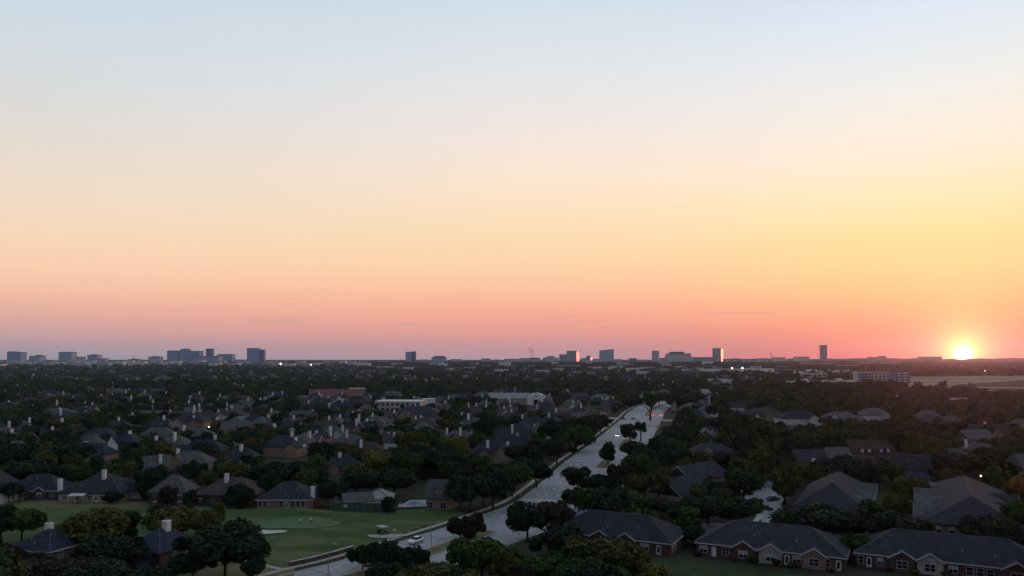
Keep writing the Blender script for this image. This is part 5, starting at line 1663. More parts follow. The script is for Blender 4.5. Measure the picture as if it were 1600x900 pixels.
poly_sheet('tennis_court', [(p0.x, p0.y + 0.5), (p1.x, p1.y + 0.5), (p1.x + 1, p1.y + 8), (p0.x - 2, p0.y + 8)], 0.03, mat('reddish_court', (0.13, 0.075, 0.065), 0.9, var=0.15, scale=0.4))

pd_pts = [G(622, 793), G(676, 792), G(700, 784.5), G(700, 781.5), G(640, 782)]
poly_sheet('pool_deck', pd_pts, 0.16, M_KERB)
WATER = mat('pool_water', (0.03, 0.22, 0.34), 0.3, var=0.15, scale=1.5, spec=0.2, bump=0.05)
pool = poly_sheet('pool_water', [G(634, 791.6), G(673, 791), G(692, 784.5), G(672, 783), G(642, 784.5)], 0.20, WATER)
for k in range(9):
    px = 624 + k * 5.4
    x_, y_ = G(px, (794.0 if k < 4 else 792.8) - 0.1 * (k % 2))
    o = root('lounge_chair', f'white lounge chair by the pool, {ordinal(k + 1)} from left', 'lounge chair', (x_, y_, 0.17), R(rnd.uniform(-15, 15)), 'white chairs along the pool')
    MB().box(-0.33, 0.33, -0.95, 0.35, 0.32, 0.40).build('seat', TRIM, o)
    MB().add([(-0.33, 0.35, 0.40), (0.33, 0.35, 0.40), (0.33, 0.8, 1.05), (-0.33, 0.8, 1.05), (-0.33, 0.42, 0.36), (0.33, 0.42, 0.36), (0.33, 0.87, 1.01), (-0.33, 0.87, 1.01)], [(0, 1, 2, 3), (7, 6, 5, 4), (0, 4, 5, 1), (1, 5, 6, 2), (2, 6, 7, 3), (3, 7, 4, 0)]).build('backrest', TRIM, o)
    for sx_, sy_ in ((-0.28, -0.85), (0.28, -0.85), (-0.28, 0.25), (0.28, 0.25)):
        MB().box(sx_ - 0.03, sx_ + 0.03, sy_ - 0.03, sy_ + 0.03, 0, 0.32).build('leg', TRIM, o)
# play frame by the tennis court
x_, y_ = G(590, 786)
pf = root('play_frame', 'dark play frame with slide in front of the pale clubhouse roof', 'play frame', (x_, y_, 0.05))
for sx_ in (-1.6, 1.6):
    for sy_ in (-1, 1):
        MB().tube([(sx_ * 1.1, sy_ * 1.3, 0), (sx_, 0, 2.6)], [0.08, 0.08], 6).build('post', BARK, pf)
MB().tube([(-1.7, 0, 2.6), (1.7, 0, 2.6)], [0.08, 0.08], 6).build('beam', BARK, pf)
MB().prism([(1.6, 1.7), (4.0, 0.2), (4.1, 0.35), (1.7, 1.9)], 'y', -0.3, 0.3).build('slide', W_GREY, pf)
# bird
bd = root('bird', 'tiny dark bird high in the orange sky left of the sun', 'bird', ((1304 - CX) / F * 420, 420, CH + (HZ - 428) / F * 420), R(20))
bm_ = mat('bird_feathers', (0.12, 0.10, 0.09), 0.9)
MB().tube([(-0.45, 0, 0), (-0.2, 0, 0.02), (0.15, 0, 0.03), (0.35, 0, 0.06), (0.5, 0, 0.03)], [0.02, 0.09, 0.11, 0.07, 0.01], 8).build('body', bm_, bd)
for sg in (-1, 1):
    MB().add([(0.2, sg * 0.05, 0.05), (-0.15, sg * 0.05, 0.05), (-0.05, sg * 0.45, 0.22), (0.22, sg * 0.42, 0.24), (-0.12, sg * 0.85, 0.14), (0.2, sg * 0.05, 0.08), (-0.15, sg * 0.05, 0.07), (-0.05, sg * 0.45, 0.25), (0.22, sg * 0.42, 0.27)],
             [(0, 1, 2, 3), (3, 2, 4), (5, 8, 7, 6), (8, 4, 7), (0, 3, 8, 5), (1, 6, 7, 2)]).build('wing', bm_, bd)

# ------------------------------------------------------------------ trees
def ico():
    bm = bmesh.new()
    bmesh.ops.create_icosphere(bm, subdivisions=2, radius=1.0)
    v = np.array([p.co[:] for p in bm.verts])
    f = [[q.index for q in p.verts] for p in bm.faces]
    bm.free()
    return v, np.array(f)


ICO_V, ICO_F = ico()


def crown_mesh(name, seed, n_leaf, kind='oak', leaf=0.105, core=True):
    """crown of radius about 1: lobes round a centre, each lobe a shell of leaf clumps over a denser heart; z from about -0.6 to 0.8"""
    q = np.random.default_rng(seed)
    lobes = []
    nl = {'oak': 20, 'round': 17, 'tall': 17, 'heart': 15, 'shrub': 9}[kind]
    skew = q.uniform(-0.12, 0.12, 2)
    for k in range(nl):
        a = q.uniform(0, 2 * math.pi)
        small = k % 3 == 2
        if kind == 'oak':
            rr, z = q.uniform(0.30, 0.78), q.uniform(-0.45, 0.42)
            r_ = q.uniform(0.24, 0.40)
            z *= (1.15 - rr * 0.7)
        elif kind == 'round':
            rr, z = q.uniform(0.15, 0.62), q.uniform(-0.55, 0.55)
            r_ = q.uniform(0.26, 0.42)
        elif kind == 'tall':
            z = q.uniform(-0.6, 0.9)
            rr = q.uniform(0.1, 0.5) * (1 - abs(z - 0.05) * 0.6)
            r_ = q.uniform(0.22, 0.38)
        elif kind == 'heart':
            z = q.uniform(-0.5, 0.42)
            rr = q.uniform(0.1, 0.34) + 0.32 * (z + 0.5)
            r_ = q.uniform(0.24, 0.38)
        else:
            rr, z = q.uniform(0.1, 0.6), q.uniform(-0.2, 0.25)
            r_ = q.uniform(0.3, 0.45)
        if small:
            r_ *= 0.55
            rr *= 1.22
            z = z * 1.25 + 0.05
        lobes.append((rr * math.cos(a) + skew[0], rr * math.sin(a) + skew[1], z, r_))
    lobes.append((0, 0, 0.05, 0.5))
    L = np.array(lobes)
    V, Fq = [], []
    o = 0
    if core:
        for x, y, z, r_ in lobes:
            jit = 1 + q.uniform(-0.10, 0.08, len(ICO_V))[:, None]
            V.append(ICO_V * jit * r_ * 0.52 + np.array([x, y, z]))
            Fq.append(np.concatenate([ICO_F, ICO_F[:, :1] * 0 - 1], axis=1) + np.where(np.arange(4) < 3, o, 0))
            o += len(ICO_V)
    # leaf clumps
    need, pts, dirs = n_leaf, [], []
    while need > 0:
        m_ = need * 3
        li = q.integers(0, len(L), m_)
        d = q.normal(size=(m_, 3))
        d[:, 2] += 0.35
        d /= np.linalg.norm(d, axis=1)[:, None]
        p = L[li, :3] + d * (L[li, 3] * np.where(q.random(m_) < 0.25, q.uniform(1.0, 1.32, m_), q.uniform(0.80, 1.08, m_)))[:, None]
        dist = np.linalg.norm(p[:, None, :] - L[None, :, :3], axis=2) / L[None, :, 3]
        dist[np.arange(m_), li] = 9
        ok = dist.min(axis=1) > 0.74
        p, d = p[ok][:need], d[ok][:need]
        pts.append(p)
        dirs.append(d)
        need -= len(p)
    p, d = np.concatenate(pts), np.concatenate(dirs)
    nrm_ = d + q.normal(size=d.shape) * 0.7
    nrm_ /= np.linalg.norm(nrm_, axis=1)[:, None]
    up = q.normal(size=d.shape)
    u = np.cross(nrm_, up)
    u /= np.linalg.norm(u, axis=1)[:, None]
    v = np.cross(nrm_, u)
    s = leaf * q.uniform(0.55, 1.25, len(p))[:, None]
    quad = np.stack([p - u * s, p - v * s * 0.7 + nrm_ * s * 0.2, p + u * s, p + v * s * 0.7 + nrm_ * s * 0.2], axis=1).reshape(-1, 3)
    V.append(quad)
    idx = np.arange(len(p) * 4).reshape(-1, 4) + o
    faces = []
    for blk in Fq:
        faces += [tuple(r_[:3]) for r_ in blk.tolist()]
    faces += [tuple(r_) for r_ in idx.tolist()]
    me = bpy.data.meshes.new(name)
    me.from_pydata(np.concatenate(V).tolist(), [], faces)
    me.materials.append(LEAF)
    return me


def trunk_mesh(seed, spread=0.7):
    """unit trunk: from the ground (z 0) to the heart of the crown (z 1), forking into limbs"""
    q = random.Random(seed)
    b = MB()
    lean = (q.uniform(-0.05, 0.05), q.uniform(-0.05, 0.05))
    b.tube([(0, 0, -0.06), (lean[0] * 0.3, lean[1] * 0.3, 0.25), (lean[0], lean[1], 0.55), (lean[0] * 1.3, lean[1] * 1.3, 0.98)], [0.062, 0.045, 0.038, 0.014], 8)
    for k in range(5):
        a = 2 * math.pi * k / 5 + q.uniform(-0.4, 0.4)
        z0 = q.uniform(0.36, 0.6)
        r_ = q.uniform(0.45, 0.85) * spread
        b.tube([(lean[0], lean[1], z0), (lean[0] + math.cos(a) * r_ * 0.4, lean[1] + math.sin(a) * r_ * 0.4, z0 + 0.2), (lean[0] + math.cos(a) * r_, lean[1] + math.sin(a) * r_, z0 + 0.42)], [0.028, 0.02, 0.008], 6)
    return b.mesh('trunk', BARK, True)


OAK = [crown_mesh('crown', 100 + k, 5200, 'oak', 0.086) for k in range(5)]
ROUND = [crown_mesh('crown', 200 + k, 5200, 'round', 0.086) for k in range(4)]
TALL = [crown_mesh('crown', 300 + k, 2000, 'tall') for k in range(2)]
HEART = [crown_mesh('crown', 400 + k, 3600, 'heart', 0.08) for k in range(2)]
SHRUB = [crown_mesh('foliage', 500 + k, 700, 'shrub', 0.14) for k in range(2)]
KINDS = {'oak': OAK, 'round': ROUND, 'tall': TALL, 'heart': HEART}
TRUNKS = [trunk_mesh(600 + k) for k in range(4)]

TREES = []        # dicts: x, y, H, r, kind, tint, hero


def hero_tree(px, yb, yt, wpx, tint=None, kind='oak'):
    y = 54000.0 / (yb - HZ)
    TREES.append(dict(x=(px - CX) / F * y, y=y, H=(yb - yt) * y / F, r=wpx * y / F / 2, kind=kind, tint=tint, hero=True))


for q in [
    # along the road and its median
    (719, 843, 808, 39, 'brown', 'round'), (741, 841, 803, 40, 'brown', 'round'), (904, 769, 730, 52, 'dark', 'heart'), (950, 726, 691, 33, 'dark', 'heart'), (984, 691, 662, 30, 'dark', 'heart'), (1001, 689, 659, 18, 'dark', 'round'),
    (824, 846, 781, 70, 'dark', 'oak'), (866, 842, 783, 62, 'brown', 'oak'), (566, 890, 851, 52, 'dark', 'oak'), (606, 902, 841, 76, 'dark', 'oak'), (648, 908, 846, 66, None, 'round'), (664, 934, 884, 110, 'olive', 'oak'), (601, 925, 880, 60, 'dark', 'oak'),
    (725, 884, 847, 26, 'brown', 'tall'), (752, 912, 838, 92, 'green', 'oak'), (786, 916, 850, 60, 'olive', 'round'), (1016, 657, 612, 26, 'green', 'round'),
    # before the villas
    (876, 884, 823, 88, 'dark', 'oak'), (944, 908, 837, 118, 'olive', 'oak'), (990, 900, 845, 60, 'olive', 'round'), (838, 916, 866, 84, 'green', 'oak'), (868, 906, 862, 50, 'green', 'round'), (905, 925, 872, 90, 'green', 'oak'), (1022, 918, 877, 62, 'yellow', 'round'), (816, 930, 888, 50, 'brown', 'round'),
    # between the villas and the road
    (972, 815, 768, 78, 'green', 'oak'), (930, 805, 762, 60, None, 'oak'), (905, 800, 765, 56, 'dark', 'oak'), (1070, 822, 783, 74, 'dark', 'oak'), (1106, 820, 772, 84, None, 'oak'), (1146, 822, 780, 82, 'dark', 'oak'), (1083, 852, 821, 44, 'dark', 'oak'), (1180, 800, 774, 34, 'green', 'round'),
    (1030, 806, 778, 60, 'dark', 'oak'), (1120, 790, 752, 66, 'dark', 'oak'), (945, 782, 742, 58, 'dark', 'oak'), (1000, 752, 706, 56, 'green', 'oak'), (970, 763, 724, 44, 'brown', 'oak'), (1085, 756, 733, 60, None, 'oak'), (1140, 745, 705, 60, 'brown', 'round'), (990, 722, 690, 46, 'dark', 'oak'), (1040, 716, 686, 56, 'green', 'oak'),
    # right-hand court
    (1226, 788, 723, 60, 'olive', 'round'), (1246, 846, 797, 90, 'dark', 'oak'), (1302, 850, 792, 110, 'dark', 'oak'), (1340, 876, 836, 52, 'green', 'oak'), (1398, 862, 803, 104, 'dark', 'oak'), (1440, 858, 808, 50, 'olive', 'round'), (1424, 800, 744, 58, 'olive', 'oak'), (1408, 826, 770, 50, 'olive', 'oak'),
    (1548, 868, 806, 88, 'dark', 'oak'), (1594, 794, 746, 42, 'orange', 'oak'), (1596, 856, 782, 56, 'green', 'oak'), (1330, 765, 712, 110, 'dark', 'oak'), (1372, 752, 716, 60, 'dark', 'oak'), (1300, 742, 718, 50, 'dark', 'oak'), (1455, 742, 684, 52, 'olive', 'round'), (1530, 762, 708, 110, 'dark', 'oak'), (1420, 715, 690, 56, 'olive', 'round'), (1270, 752, 728, 40, 'green', 'round'),
    # bottom left
    (352, 908, 820, 134, 'dark', 'oak'), (300, 912, 862, 70, 'dark', 'oak'), (394, 912, 842, 56, 'dark', 'oak'), (148, 872, 797, 104, 'olive', 'oak'), (178, 905, 834, 112, 'dark', 'oak'), (196, 848, 796, 56, None, 'round'), (34, 846, 793, 78, 'green', 'oak'), (2, 850, 790, 50, None, 'oak'), (110, 932, 872, 120, 'brown', 'oak'), (48, 930, 868, 110, 'brown', 'oak'),
    (272, 850, 790, 92, 'olive', 'oak'), (320, 836, 792, 54, 'olive', 'round'), (343, 822, 787, 26, 'olive', 'tall'), (248, 822, 790, 40, 'brown', 'round'), (150, 940, 880, 110, 'dark', 'oak'), (225, 935, 890, 90, 'dark', 'oak'), (395, 925, 870, 40, 'dark', 'oak'), (12, 905, 850, 70, 'brown', 'oak'),
    # along the fairway row and the club
    (374, 794, 750, 52, 'dark', 'round'), (14, 786, 752, 44, 'dark', 'oak'), (275, 788, 762, 30, 'brown', 'round'), (176, 786, 764, 30, 'dark', 'round'), (557, 777, 736, 60, 'dark', 'oak'), (616, 778, 734, 74, 'dark', 'oak'), (262, 793, 758, 34, 'brown', 'round'), (297, 792, 766, 26, 'dark', 'round'), (606, 805, 776, 28, 'dark', 'tall'), (735, 800, 742, 74, 'dark', 'oak'), (770, 796, 738, 70, 'dark', 'oak'), (707, 790, 744, 26, 'dark', 'tall'),
    (520, 790, 748, 46, 'dark', 'oak'), (440, 770, 722, 80, 'dark', 'oak'), (596, 752, 703, 66, 'yellow', 'oak'), (566, 760, 722, 60, 'olive', 'oak'), (708, 720, 683, 56, 'yellow', 'round'), (720, 742, 706, 70, 'dark', 'oak'), (664, 746, 704, 60, 'dark', 'oak'), (800, 776, 722, 66, 'green', 'oak'), (838, 762, 716, 60, 'dark', 'oak'), (820, 734, 694, 60, 'dark', 'oak'),
    (870, 726, 684, 60, 'dark', 'oak'), (900, 706, 662, 60, 'green', 'oak'), (868, 700, 655, 60, 'dark', 'oak'), (920, 690, 650, 46, 'brown', 'oak'), (938, 676, 648, 34, 'dark', 'oak'), (60, 762, 720, 90, 'dark', 'oak'), (20, 742, 690, 90, 'dark', 'oak'), (100, 740, 690, 90, 'dark', 'oak'), (640, 716, 672, 50, 'olive', 'oak'),
    (2, 722, 696, 26, 'yellow', 'round'), (56, 672, 642, 46, 'green', 'round'), (1050, 638, 614, 36, 'dark', 'oak'), (1030, 636, 613, 30, 'green', 'oak'), (986, 641, 622, 34, 'dark', 'oak'), (1072, 644, 618, 34, 'dark', 'oak'), (1068, 668, 646, 26, 'dark', 'oak'), (1582, 598, 584, 12, 'dark', 'round'),
]:
    hero_tree(*q)

VIS = [  # parts of the frame where open ground shows
    [(440, 898), (545, 868), (655, 836), (705, 818), (800, 786), (865, 738), (940, 672), (985, 645), (1060, 637), (1055, 655), (1010, 690), (975, 712), (960, 735), (925, 755), (880, 790), (830, 830), (800, 850), (720, 880), (690, 895), (600, 899)],
    [(-5, 784), (500, 796), (705, 799), (705, 820), (545, 866), (415, 886), (420, 850), (340, 800), (200, 797), (100, 830), (60, 800), (-5, 795)],
    [(1155, 765), (1205, 752), (1215, 800), (1190, 820), (1165, 790)], [(1368, 770), (1402, 770), (1404, 800), (1365, 800)],
    [(545, 762), (720, 748), (716, 796), (600, 800), (500, 796)], [(1000, 858), (1345, 870), (1345, 899), (1000, 899)], [(1095, 826), (1128, 826), (1128, 840), (1095, 840)],
    [(858, 634), (950, 640), (952, 652), (858, 646)],
]
SUPERBOX = [h for h in HOUSES if h['box']] + [dict(y=1400, box=(1418, 587, 1480, 602)), dict(y=1400, box=(1480, 587, 1540, 605)), dict(y=1400, box=(1540, 587, 1605, 610)), dict(y=1950, box=(1196, 578, 1345, 584)), dict(y=1300, box=(1215, 592, 1335, 597))] + LAMPS + SHEDBOX
FILL_IDS = set(id(h) for h in HOUSES if not h['short'])


def hidden_view(x, y, H, r_, keep):
    """True when a tree here would hide open ground or a roof that the photograph shows"""
    px, _ = P(x, y, 0)
    pr = r_ / y * F
    zt, zb = T(y) + H, T(y) + max(0, H - 2 * r_)
    yt = HZ - (zt - CH) / y * F
    yb = HZ - (zb - CH) / y * F
    for h in SUPERBOX:
        if h['y'] > y:
            x0, y0, x1, y1 = h['box']
            if px + pr * 0.75 > x0 and px - pr * 0.75 < x1 and yt < y1 - 1 and yb > y0 and rnd.random() > (0.58 if id(h) in FILL_IDS else keep):
                return True
    if y < 700:
        for poly in VIS:
            for qx, qy in ((px, (yt + yb) / 2), (px, yt + 1), (px - pr * 0.8, yt * 0.6 + yb * 0.4), (px + pr * 0.8, yt * 0.6 + yb * 0.4), (px, yb)):
                if in_poly(qx, qy, poly):
                    return True
    return False


def try_tree(x, y, H, r_, tint=None, kind=None):
    if not road_clear(x, y, 6 + r_ * 0.3, 3.5 + r_ * 0.3):
        return False
    if in_poly(x, y, GOLF) or in_poly(x, y, POOL_ZONE) or in_poly(x, y, FIELD):
        return False
    if 1100 > y and not foot_clear(x, y, 0.8):
        return False
    if hidden_view(x, y, H, r_, 0.04):
        return False
    TREES.append(dict(x=x, y=y, H=H, r=r_, kind=kind or rnd.choice(['oak', 'oak', 'oak', 'round', 'round', 'tall']), tint=tint, hero=False))
    return True


y = 136.0
while y < 1100:
    cell = 7.6 if y < 420 else 8.6
    k = int((0.80 * y + 40) / cell)
    for i in range(-k, k + 1):
        if rnd.random() < 0.12:
            continue
        x = (i + rnd.uniform(-0.45, 0.45)) * cell
        yy = y + rnd.uniform(-0.45, 0.45) * cell
        r_ = rnd.uniform(3.2, 6.0) if rnd.random() < 0.8 else rnd.uniform(2.2, 3.4)
        H = r_ * rnd.uniform(1.45, 1.9) + rnd.uniform(0.5, 2.0)
        H = min(H, 11.5) * (1.25 if rnd.random() < 0.10 else 1.0)
        if any(abs(t['x'] - x) < 0.75 * (t['r'] + r_) * 0.7 and abs(t['y'] - yy) < 0.75 * (t['r'] + r_) * 0.7 for t in TREES[-260:] if t['y'] < 420 and yy < 420):
            continue
        if any(t['hero'] and abs(t['x'] - x) < 0.6 * (t['r'] + r_) and abs(t['y'] - yy) < 0.6 * (t['r'] + r_) for t in TREES[:130]):
            continue
        try_tree(x, yy, H, r_, rnd.choice([None] * 9 + ['dark'] * 3 + ['olive', 'green']))
    y += cell * 0.95

# the 300 that show largest become trees of their own
for t in TREES:
    px, pt = P(t['x'], t['y'], T(t['y']) + t['H'])
    t['px'], t['pt'] = px, pt
    t['pb'] = HZ + (CH - T(t['y'])) / t['y'] * F
    pr = t['r'] / t['y'] * F
    t['pr'] = pr
    t['seen'] = px + pr > 2 and px - pr < 1598 and pt < 897
TREES = [t for t in TREES if t['seen'] or t['pt'] < 1100]
single = sorted([t for t in TREES if t['seen']], key=lambda t: (-int(t['hero']), -t['pr']))[:300]
sid = set(id(t) for t in single)
LANDMARKS = [dict(short=h['short'], box=h['box'], y=h['y']) for h in HOUSES if h['short'] and h['box']] + [
    dict(short='putting green', box=(400, 812, 515, 830), y=212), dict(short='white sand bunker', box=(380, 829, 437, 839), y=200), dict(short='golf carts', box=(588, 824, 622, 840), y=197),
    dict(short='white car', box=(640, 838, 660, 851), y=189), dict(short='low brick golf wall', box=(470, 862, 545, 888), y=172), dict(short='car park', box=(1155, 752, 1215, 800), y=250),
    dict(short='pool', box=(625, 780, 700, 794), y=240), dict(short='tennis fence', box=(515, 783, 602, 802), y=229), dict(short='road junction', box=(960, 640, 1060, 668), y=570), dict(short='road bend', box=(840, 730, 930, 790), y=280)]
TINTW = {'dark': 'very dark', 'brown': 'brownish', 'olive': 'olive', 'green': 'fresh green', 'yellow': 'yellowish', 'orange': 'orange', None: 'dark green'}


def relation(px, py, y, lm):
    x0, y0, x1, y1 = lm['box']
    if x0 - 4 <= px <= x1 + 4:
        return 'in front of' if y < lm['y'] else 'behind'
    return 'left of' if px < x0 else 'right of'


def nearest(px, py):
    best = None
    for lm in LANDMARKS:
        x0, y0, x1, y1 = lm['box']
        dx = max(x0 - px, 0, px - x1)
        dy = max(y0 - py, 0, py - y1)
        d = math.hypot(dx, dy * 1.4)
        if best is None or d < best[0]:
            best = (d, lm)
    return best[1]


def spread_labels(rows):
    """rows: (object, base label, column, row). Labels that meet are told apart by their order from left, then from the top"""
    by = {}
    for r_ in rows:
        by.setdefault(r_[1], []).append(r_)
    for base, rs in by.items():
        if len(rs) == 1:
            rs[0][0]['label'] = base if len(base.split()) <= 16 else base.replace('with one chimney ', '')
            continue
        rs.sort(key=lambda r_: r_[2])
        for k, r_ in enumerate(rs):
            nm = 'leftmost' if k == 0 else ('rightmost' if k == len(rs) - 1 else ordinal(k + 1) + ' from left')
            lb = f'{base}, {nm}'
            if len(lb.split()) > 16:
                lb = lb.replace('without chimney ', '').replace('with one chimney ', '').replace('with two chimneys ', '')
            r_[0]['label'] = lb


rows = []
for n_, t in enumerate(single):
    pool_ = KINDS[t['kind']]
    z = T(t['y'])
    rt = root('tree', '', 'tree', (t['x'], t['y'], z), rnd.uniform(0, 6.28), 'trees of the suburb')
    rzc = min(t['H'] * 0.50, t['r'] * 1.0)
    hc = t['H'] - rzc * {'oak': 0.78, 'round': 0.92, 'tall': 1.2, 'heart': 0.8}[t['kind']]
    rv = {'tall': 0.9}.get(t['kind'], 1.0)
    if t['kind'] == 'tall':
        rzc = t['H'] * 0.42
        hc = t['H'] - rzc * 1.15
    if t['kind'] == 'heart':
        rzc = t['H'] * 0.52
        hc = t['H'] - rzc * 0.78
    s = t['r'] * {'oak': 0.98, 'round': 1.08, 'tall': 1.25, 'heart': 1.15}[t['kind']]
    cr = put('crown', pool_[n_ % len(pool_)], rt, (0, 0, hc), 0, (s, s, rzc * 1.02))
    if t['tint']:
        cr.material_slots[0].link = 'OBJECT'
        cr.material_slots[0].material = TINT[t['tint']]
    put('trunk', TRUNKS[n_ % 4], rt, (0, 0, 0), 0, (hc * 0.95, hc * 0.95, hc * 1.02))
    size = 'small' if t['r'] < 3.3 else ('broad' if t['r'] > 5.4 else 'rounded')
    if t['kind'] == 'tall':
        size = 'upright'
    if t['kind'] == 'heart':
        size = 'heart-shaped'
    py = (t['pt'] * 0.6 + t['pb'] * 0.4)
    lm = nearest(t['px'], py)
    rows.append((rt, f"{size} {TINTW[t['tint']]} tree {relation(t['px'], py, t['y'], lm)} the {lm['short']}", t['px'], py))
spread_labels(rows)
LOW = sorted([o for o in bpy.data.objects if 'low' in o.keys()], key=lambda o: o['low'])
for k, o in enumerate(LOW):
    o['label'] = f"{'pale' if 'pale' in o['label'] else 'bluish'} low block between the skyline towers, {ordinal(k + 1)} such from left"
    del o['low']
rows = []
RW = {'charcoal': 'dark', 'slate': 'slate-blue', 'grey': 'grey', 'brown': 'brown'}
for o, rf, form, nch, px, py in FILLERS:
    lm = nearest(px, py)
    chw = ['without chimney', 'with one chimney', 'with two chimneys'][nch]
    rows.append((o, f"{RW[rf]} {'hip' if form == 'hip' else 'gable'} roof {chw} {relation(px, py, o.location.y, lm)} the {lm['short']}", px, py))
spread_labels(rows)

# the farther streets, too small to tell house from house: one mass of roofs
db, dmi = MB(), []
y = FAR0
while y < 2750:
    sx_ = 30 + y * 0.006
    k = int(0.80 * y / sx_)
    for i in range(-k, k + 1):
        if rnd.random() < 0.30:
            continue
        x, yy = (i + rnd.uniform(-0.4, 0.4)) * sx_, y + rnd.uniform(-12, 12)
        px = CX + x / yy * F
        if in_poly(x, yy, FIELD) or (px > 1190 and rnd.random() < 0.9) or (y < 1300 and not foot_clear(x, yy, 12)) or not road_clear(x, yy, 15, 15):
            continue
        w_, d_ = rnd.uniform(13, 20), rnd.uniform(10, 14)
        if rnd.random() < 0.4:
            w_, d_ = d_, w_
        z, e, rs = T(yy), rnd.choice([3.2, 5.8]), rnd.uniform(3.6, 4.8)
        n0 = len(db.f)
        db.box(x - w_ / 2, x + w_ / 2, yy - d_ / 2, yy + d_ / 2, z - 0.5, z + e)
        dmi += [rnd.choice([0, 0, 1])] * (len(db.f) - n0)
        n0 = len(db.f)
        hm_ = hip_mesh(w_ / 2 + 0.5, d_ / 2 + 0.5, z + e - 0.06, rs, rnd.choice(['hip', 'hip', 'gable']))
        db.add([(p[0] + x, p[1] + yy, p[2]) for p in hm_.v], hm_.f)
        dmi += [rnd.choice([2, 2, 3, 4, 4])] * (len(db.f) - n0)
        if rnd.random() < (0.45 if yy < 1300 else 0.16):
            n0 = len(db.f)
            u = rnd.uniform(-0.3, 0.3) * w_
            db.box(x + u - 0.6, x + u + 0.6, yy - 2, yy - 0.8, z + e, z + e + rs + rnd.uniform(1, 2.5))
            dmi += [5] * (len(db.f) - n0)
    y += 36 + y * 0.022
me = bpy.data.meshes.new('distant_houses')
me.from_pydata(db.v, [], db.f)
for q in (WALLS['tan'], WALLS['pale'], ROOFS['charcoal'], ROOFS['slate'], ROOFS['grey'], CHIM):
    me.materials.append(q)
me.polygons.foreach_set('material_index', dmi)
dh = put('distant_houses', me)
dh['kind'] = 'stuff'

# shrubs against the villa walls
rows = []
for vl, spots in ((v2, (0.3, 8.6, 12.4, 17.9, 21.0, 29.2)), (v3, (6.6, 11.5, 17.0, 20.4))):
    hw = (31.5 if vl is v2 else 36) / 2
    for u in spots:
        p = vl.matrix_basis @ Vector((u - hw, -7.5 - 1.3, 0))
        o = root('shrub', '', 'shrub', (p.x, p.y, 0), rnd.uniform(0, 6), 'shrubs along the villas')
        s = rnd.uniform(0.7, 1.1)
        put('foliage', SHRUB[int(u) % 2], o, (0, 0, s * 0.6), 0, (s * 1.2, s * 1.2, s))
        MB().tube([(0, 0, 0), (0, 0, s * 0.7)], [0.05, 0.03], 6).build('stem', BARK, o)
        rows.append((o, f"dark shrub against the front of the {'middle' if vl is v2 else 'corner'} brick villa", P(p.x, p.y, 0)[0], 0))
spread_labels(rows)

# everything farther: one mass of trees
pts, scl, rot, idx = [], [], [], []


def mass(x, y, H, r_, k):
    rzc = min(H * 0.5, r_ * 0.95)
    pts.append((x, y, T(y) + H - rzc * 0.78))
    scl.append((r_, r_, rzc))
    rot.append((0, 0, rnd.uniform(0, 6.28)))
    idx.append(k)


for t in TREES:
    if id(t) not in sid:
        mass(t['x'], t['y'], t['H'], t['r'] * 1.03, rnd.randrange(5))
y = 1100.0
while y < 3000:
    cell = 12.5 + (y - 1100) * 0.004
    k = int(0.80 * y / cell)
    jx = nrg.uniform(-0.45, 0.45, (2 * k + 1, 4))
    for i in range(-k, k + 1):
        a = jx[i + k]
        x = (i + a[0]) * cell
        px = CX + x / y * F
        dens = 0.82 if px > 1130 else (0.70 if y < 2250 or px > 600 else 0.25)
        if a[2] + 0.45 > dens or in_poly(x, y, FIELD):
            continue
        yy = y + a[1] * cell
        r_ = 4.6 + a[3] * 3.4
        H = 7.2 + a[3] * 3.0
        if (1000 < px < 1420 and 1850 < yy < 2250) or (1205 < px < 1345 and 1150 < yy < 1420):
            H *= 0.6
            if a[3] < 0.2:
                continue
        if y < 2300 and hidden_view(x, yy, H, r_, 0.15):
            continue
        mass(x, yy, H, r_, 5 + (i % 3))
    y += cell * 0.95
y = 3000.0
while y < 5600:
    cell = 26.0
    k = int(0.80 * y / cell)
    jx = nrg.uniform(-0.45, 0.45, (2 * k + 1, 4))
    for i in range(-k, k + 1):
        a = jx[i + k]
        px = CX + (i + a[0]) * cell / y * F
        if a[2] + 0.45 > (0.10 if px < 570 else 0.6):
            continue
        mass((i + a[0]) * cell, y + a[1] * cell, 8 + a[3] * 4, 9 + a[3] * 6, 5 + (i % 3))
    y += cell

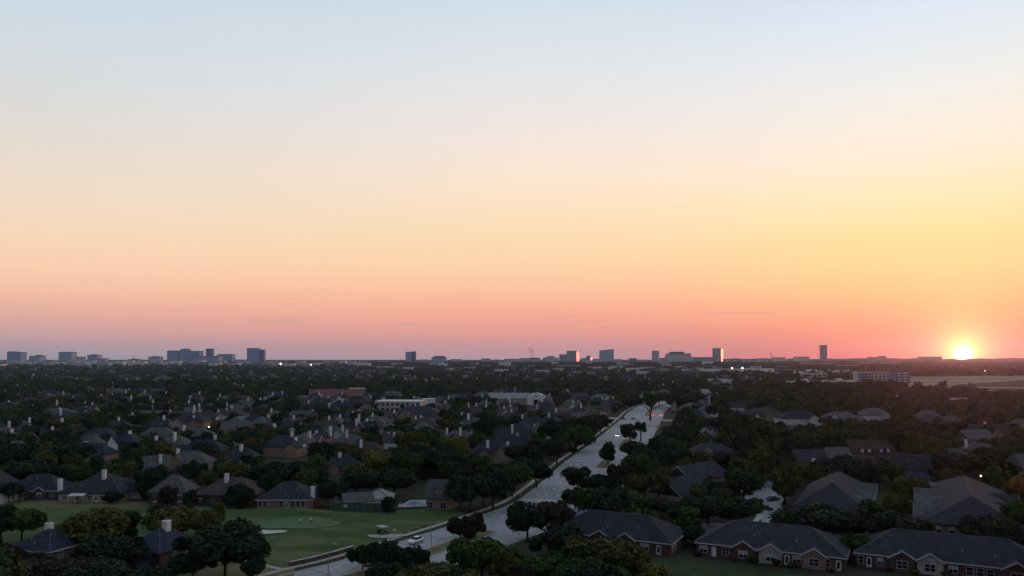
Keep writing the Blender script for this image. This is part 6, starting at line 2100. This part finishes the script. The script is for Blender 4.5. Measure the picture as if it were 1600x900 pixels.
protos = bpy.data.collections.new('tree_kinds')
for k in range(8):
    me = crown_mesh('far_crown', 700 + k, 900 if k < 5 else 160, ['oak', 'round', 'oak', 'oak', 'round', 'oak', 'round', 'oak'][k], 0.15 if k < 5 else 0.24, core=True)
    protos.objects.link(bpy.data.objects.new(f'a{k}_crown', me))
pm = bpy.data.meshes.new('distant_trees')
pm.from_pydata(pts, [], [])
for nm, ty, arr in (('scl', 'FLOAT_VECTOR', scl), ('rot', 'FLOAT_VECTOR', rot)):
    at_ = pm.attributes.new(nm, ty, 'POINT')
    at_.data.foreach_set('vector', np.array(arr, dtype=np.float32).ravel())
at_ = pm.attributes.new('idx', 'INT', 'POINT')
at_.data.foreach_set('value', np.array(idx, dtype=np.int32))
woods = put('distant_woods', pm)
woods['kind'] = 'stuff'
woods['label'] = 'mass of dark trees covering the suburb out to the horizon'
woods['category'] = 'woods'
ng = bpy.data.node_groups.new('scatter_trees', 'GeometryNodeTree')
ng.interface.new_socket('Geometry', in_out='INPUT', socket_type='NodeSocketGeometry')
ng.interface.new_socket('Geometry', in_out='OUTPUT', socket_type='NodeSocketGeometry')
g = NT(ng)
gi, go = g.n('NodeGroupInput'), g.n('NodeGroupOutput')
ci = g.n('GeometryNodeCollectionInfo')
ci.inputs['Collection'].default_value = protos
ci.inputs['Separate Children'].default_value = True
ci.inputs['Reset Children'].default_value = True
iop = g.n('GeometryNodeInstanceOnPoints')
iop.inputs['Pick Instance'].default_value = True


def named(nm, ty):
    nd = g.n('GeometryNodeInputNamedAttribute', data_type=ty)
    nd.inputs['Name'].default_value = nm
    return nd.outputs['Attribute']


e2r = g.n('FunctionNodeEulerToRotation')
g.l(named('rot', 'FLOAT_VECTOR'), e2r.inputs[0])
g.l(gi.outputs[0], iop.inputs['Points'])
g.l(ci.outputs[0], iop.inputs['Instance'])
g.l(named('idx', 'INT'), iop.inputs['Instance Index'])
g.l(e2r.outputs[0], iop.inputs['Rotation'])
g.l(named('scl', 'FLOAT_VECTOR'), iop.inputs['Scale'])
g.l(iop.outputs[0], go.inputs[0])
woods.modifiers.new('scatter', 'NODES').node_group = ng

# ------------------------------------------------------------------ haze
hz = MB().box(-9000, 9000, -600, 8200, -2, 215).build('haze', None)
hz['kind'] = 'stuff'
hm = bpy.data.materials.new('evening_haze')
hm.use_nodes = True
hm.node_tree.nodes.clear()
t = NT(hm.node_tree)
pv = t.n('ShaderNodeVolumePrincipled')
pv.inputs['Color'].default_value = (0.46, 0.70, 1.0, 1)
pv.inputs['Density'].default_value = 4.8e-5
pv.inputs['Anisotropy'].default_value = 0.88
ho = t.n('ShaderNodeOutputMaterial')
t.l(pv.outputs[0], ho.inputs['Volume'])
hz.data.materials.append(hm)
print('TREES', len(TREES), 'MASS', len(pts), 'OBJECTS', len(bpy.data.objects))
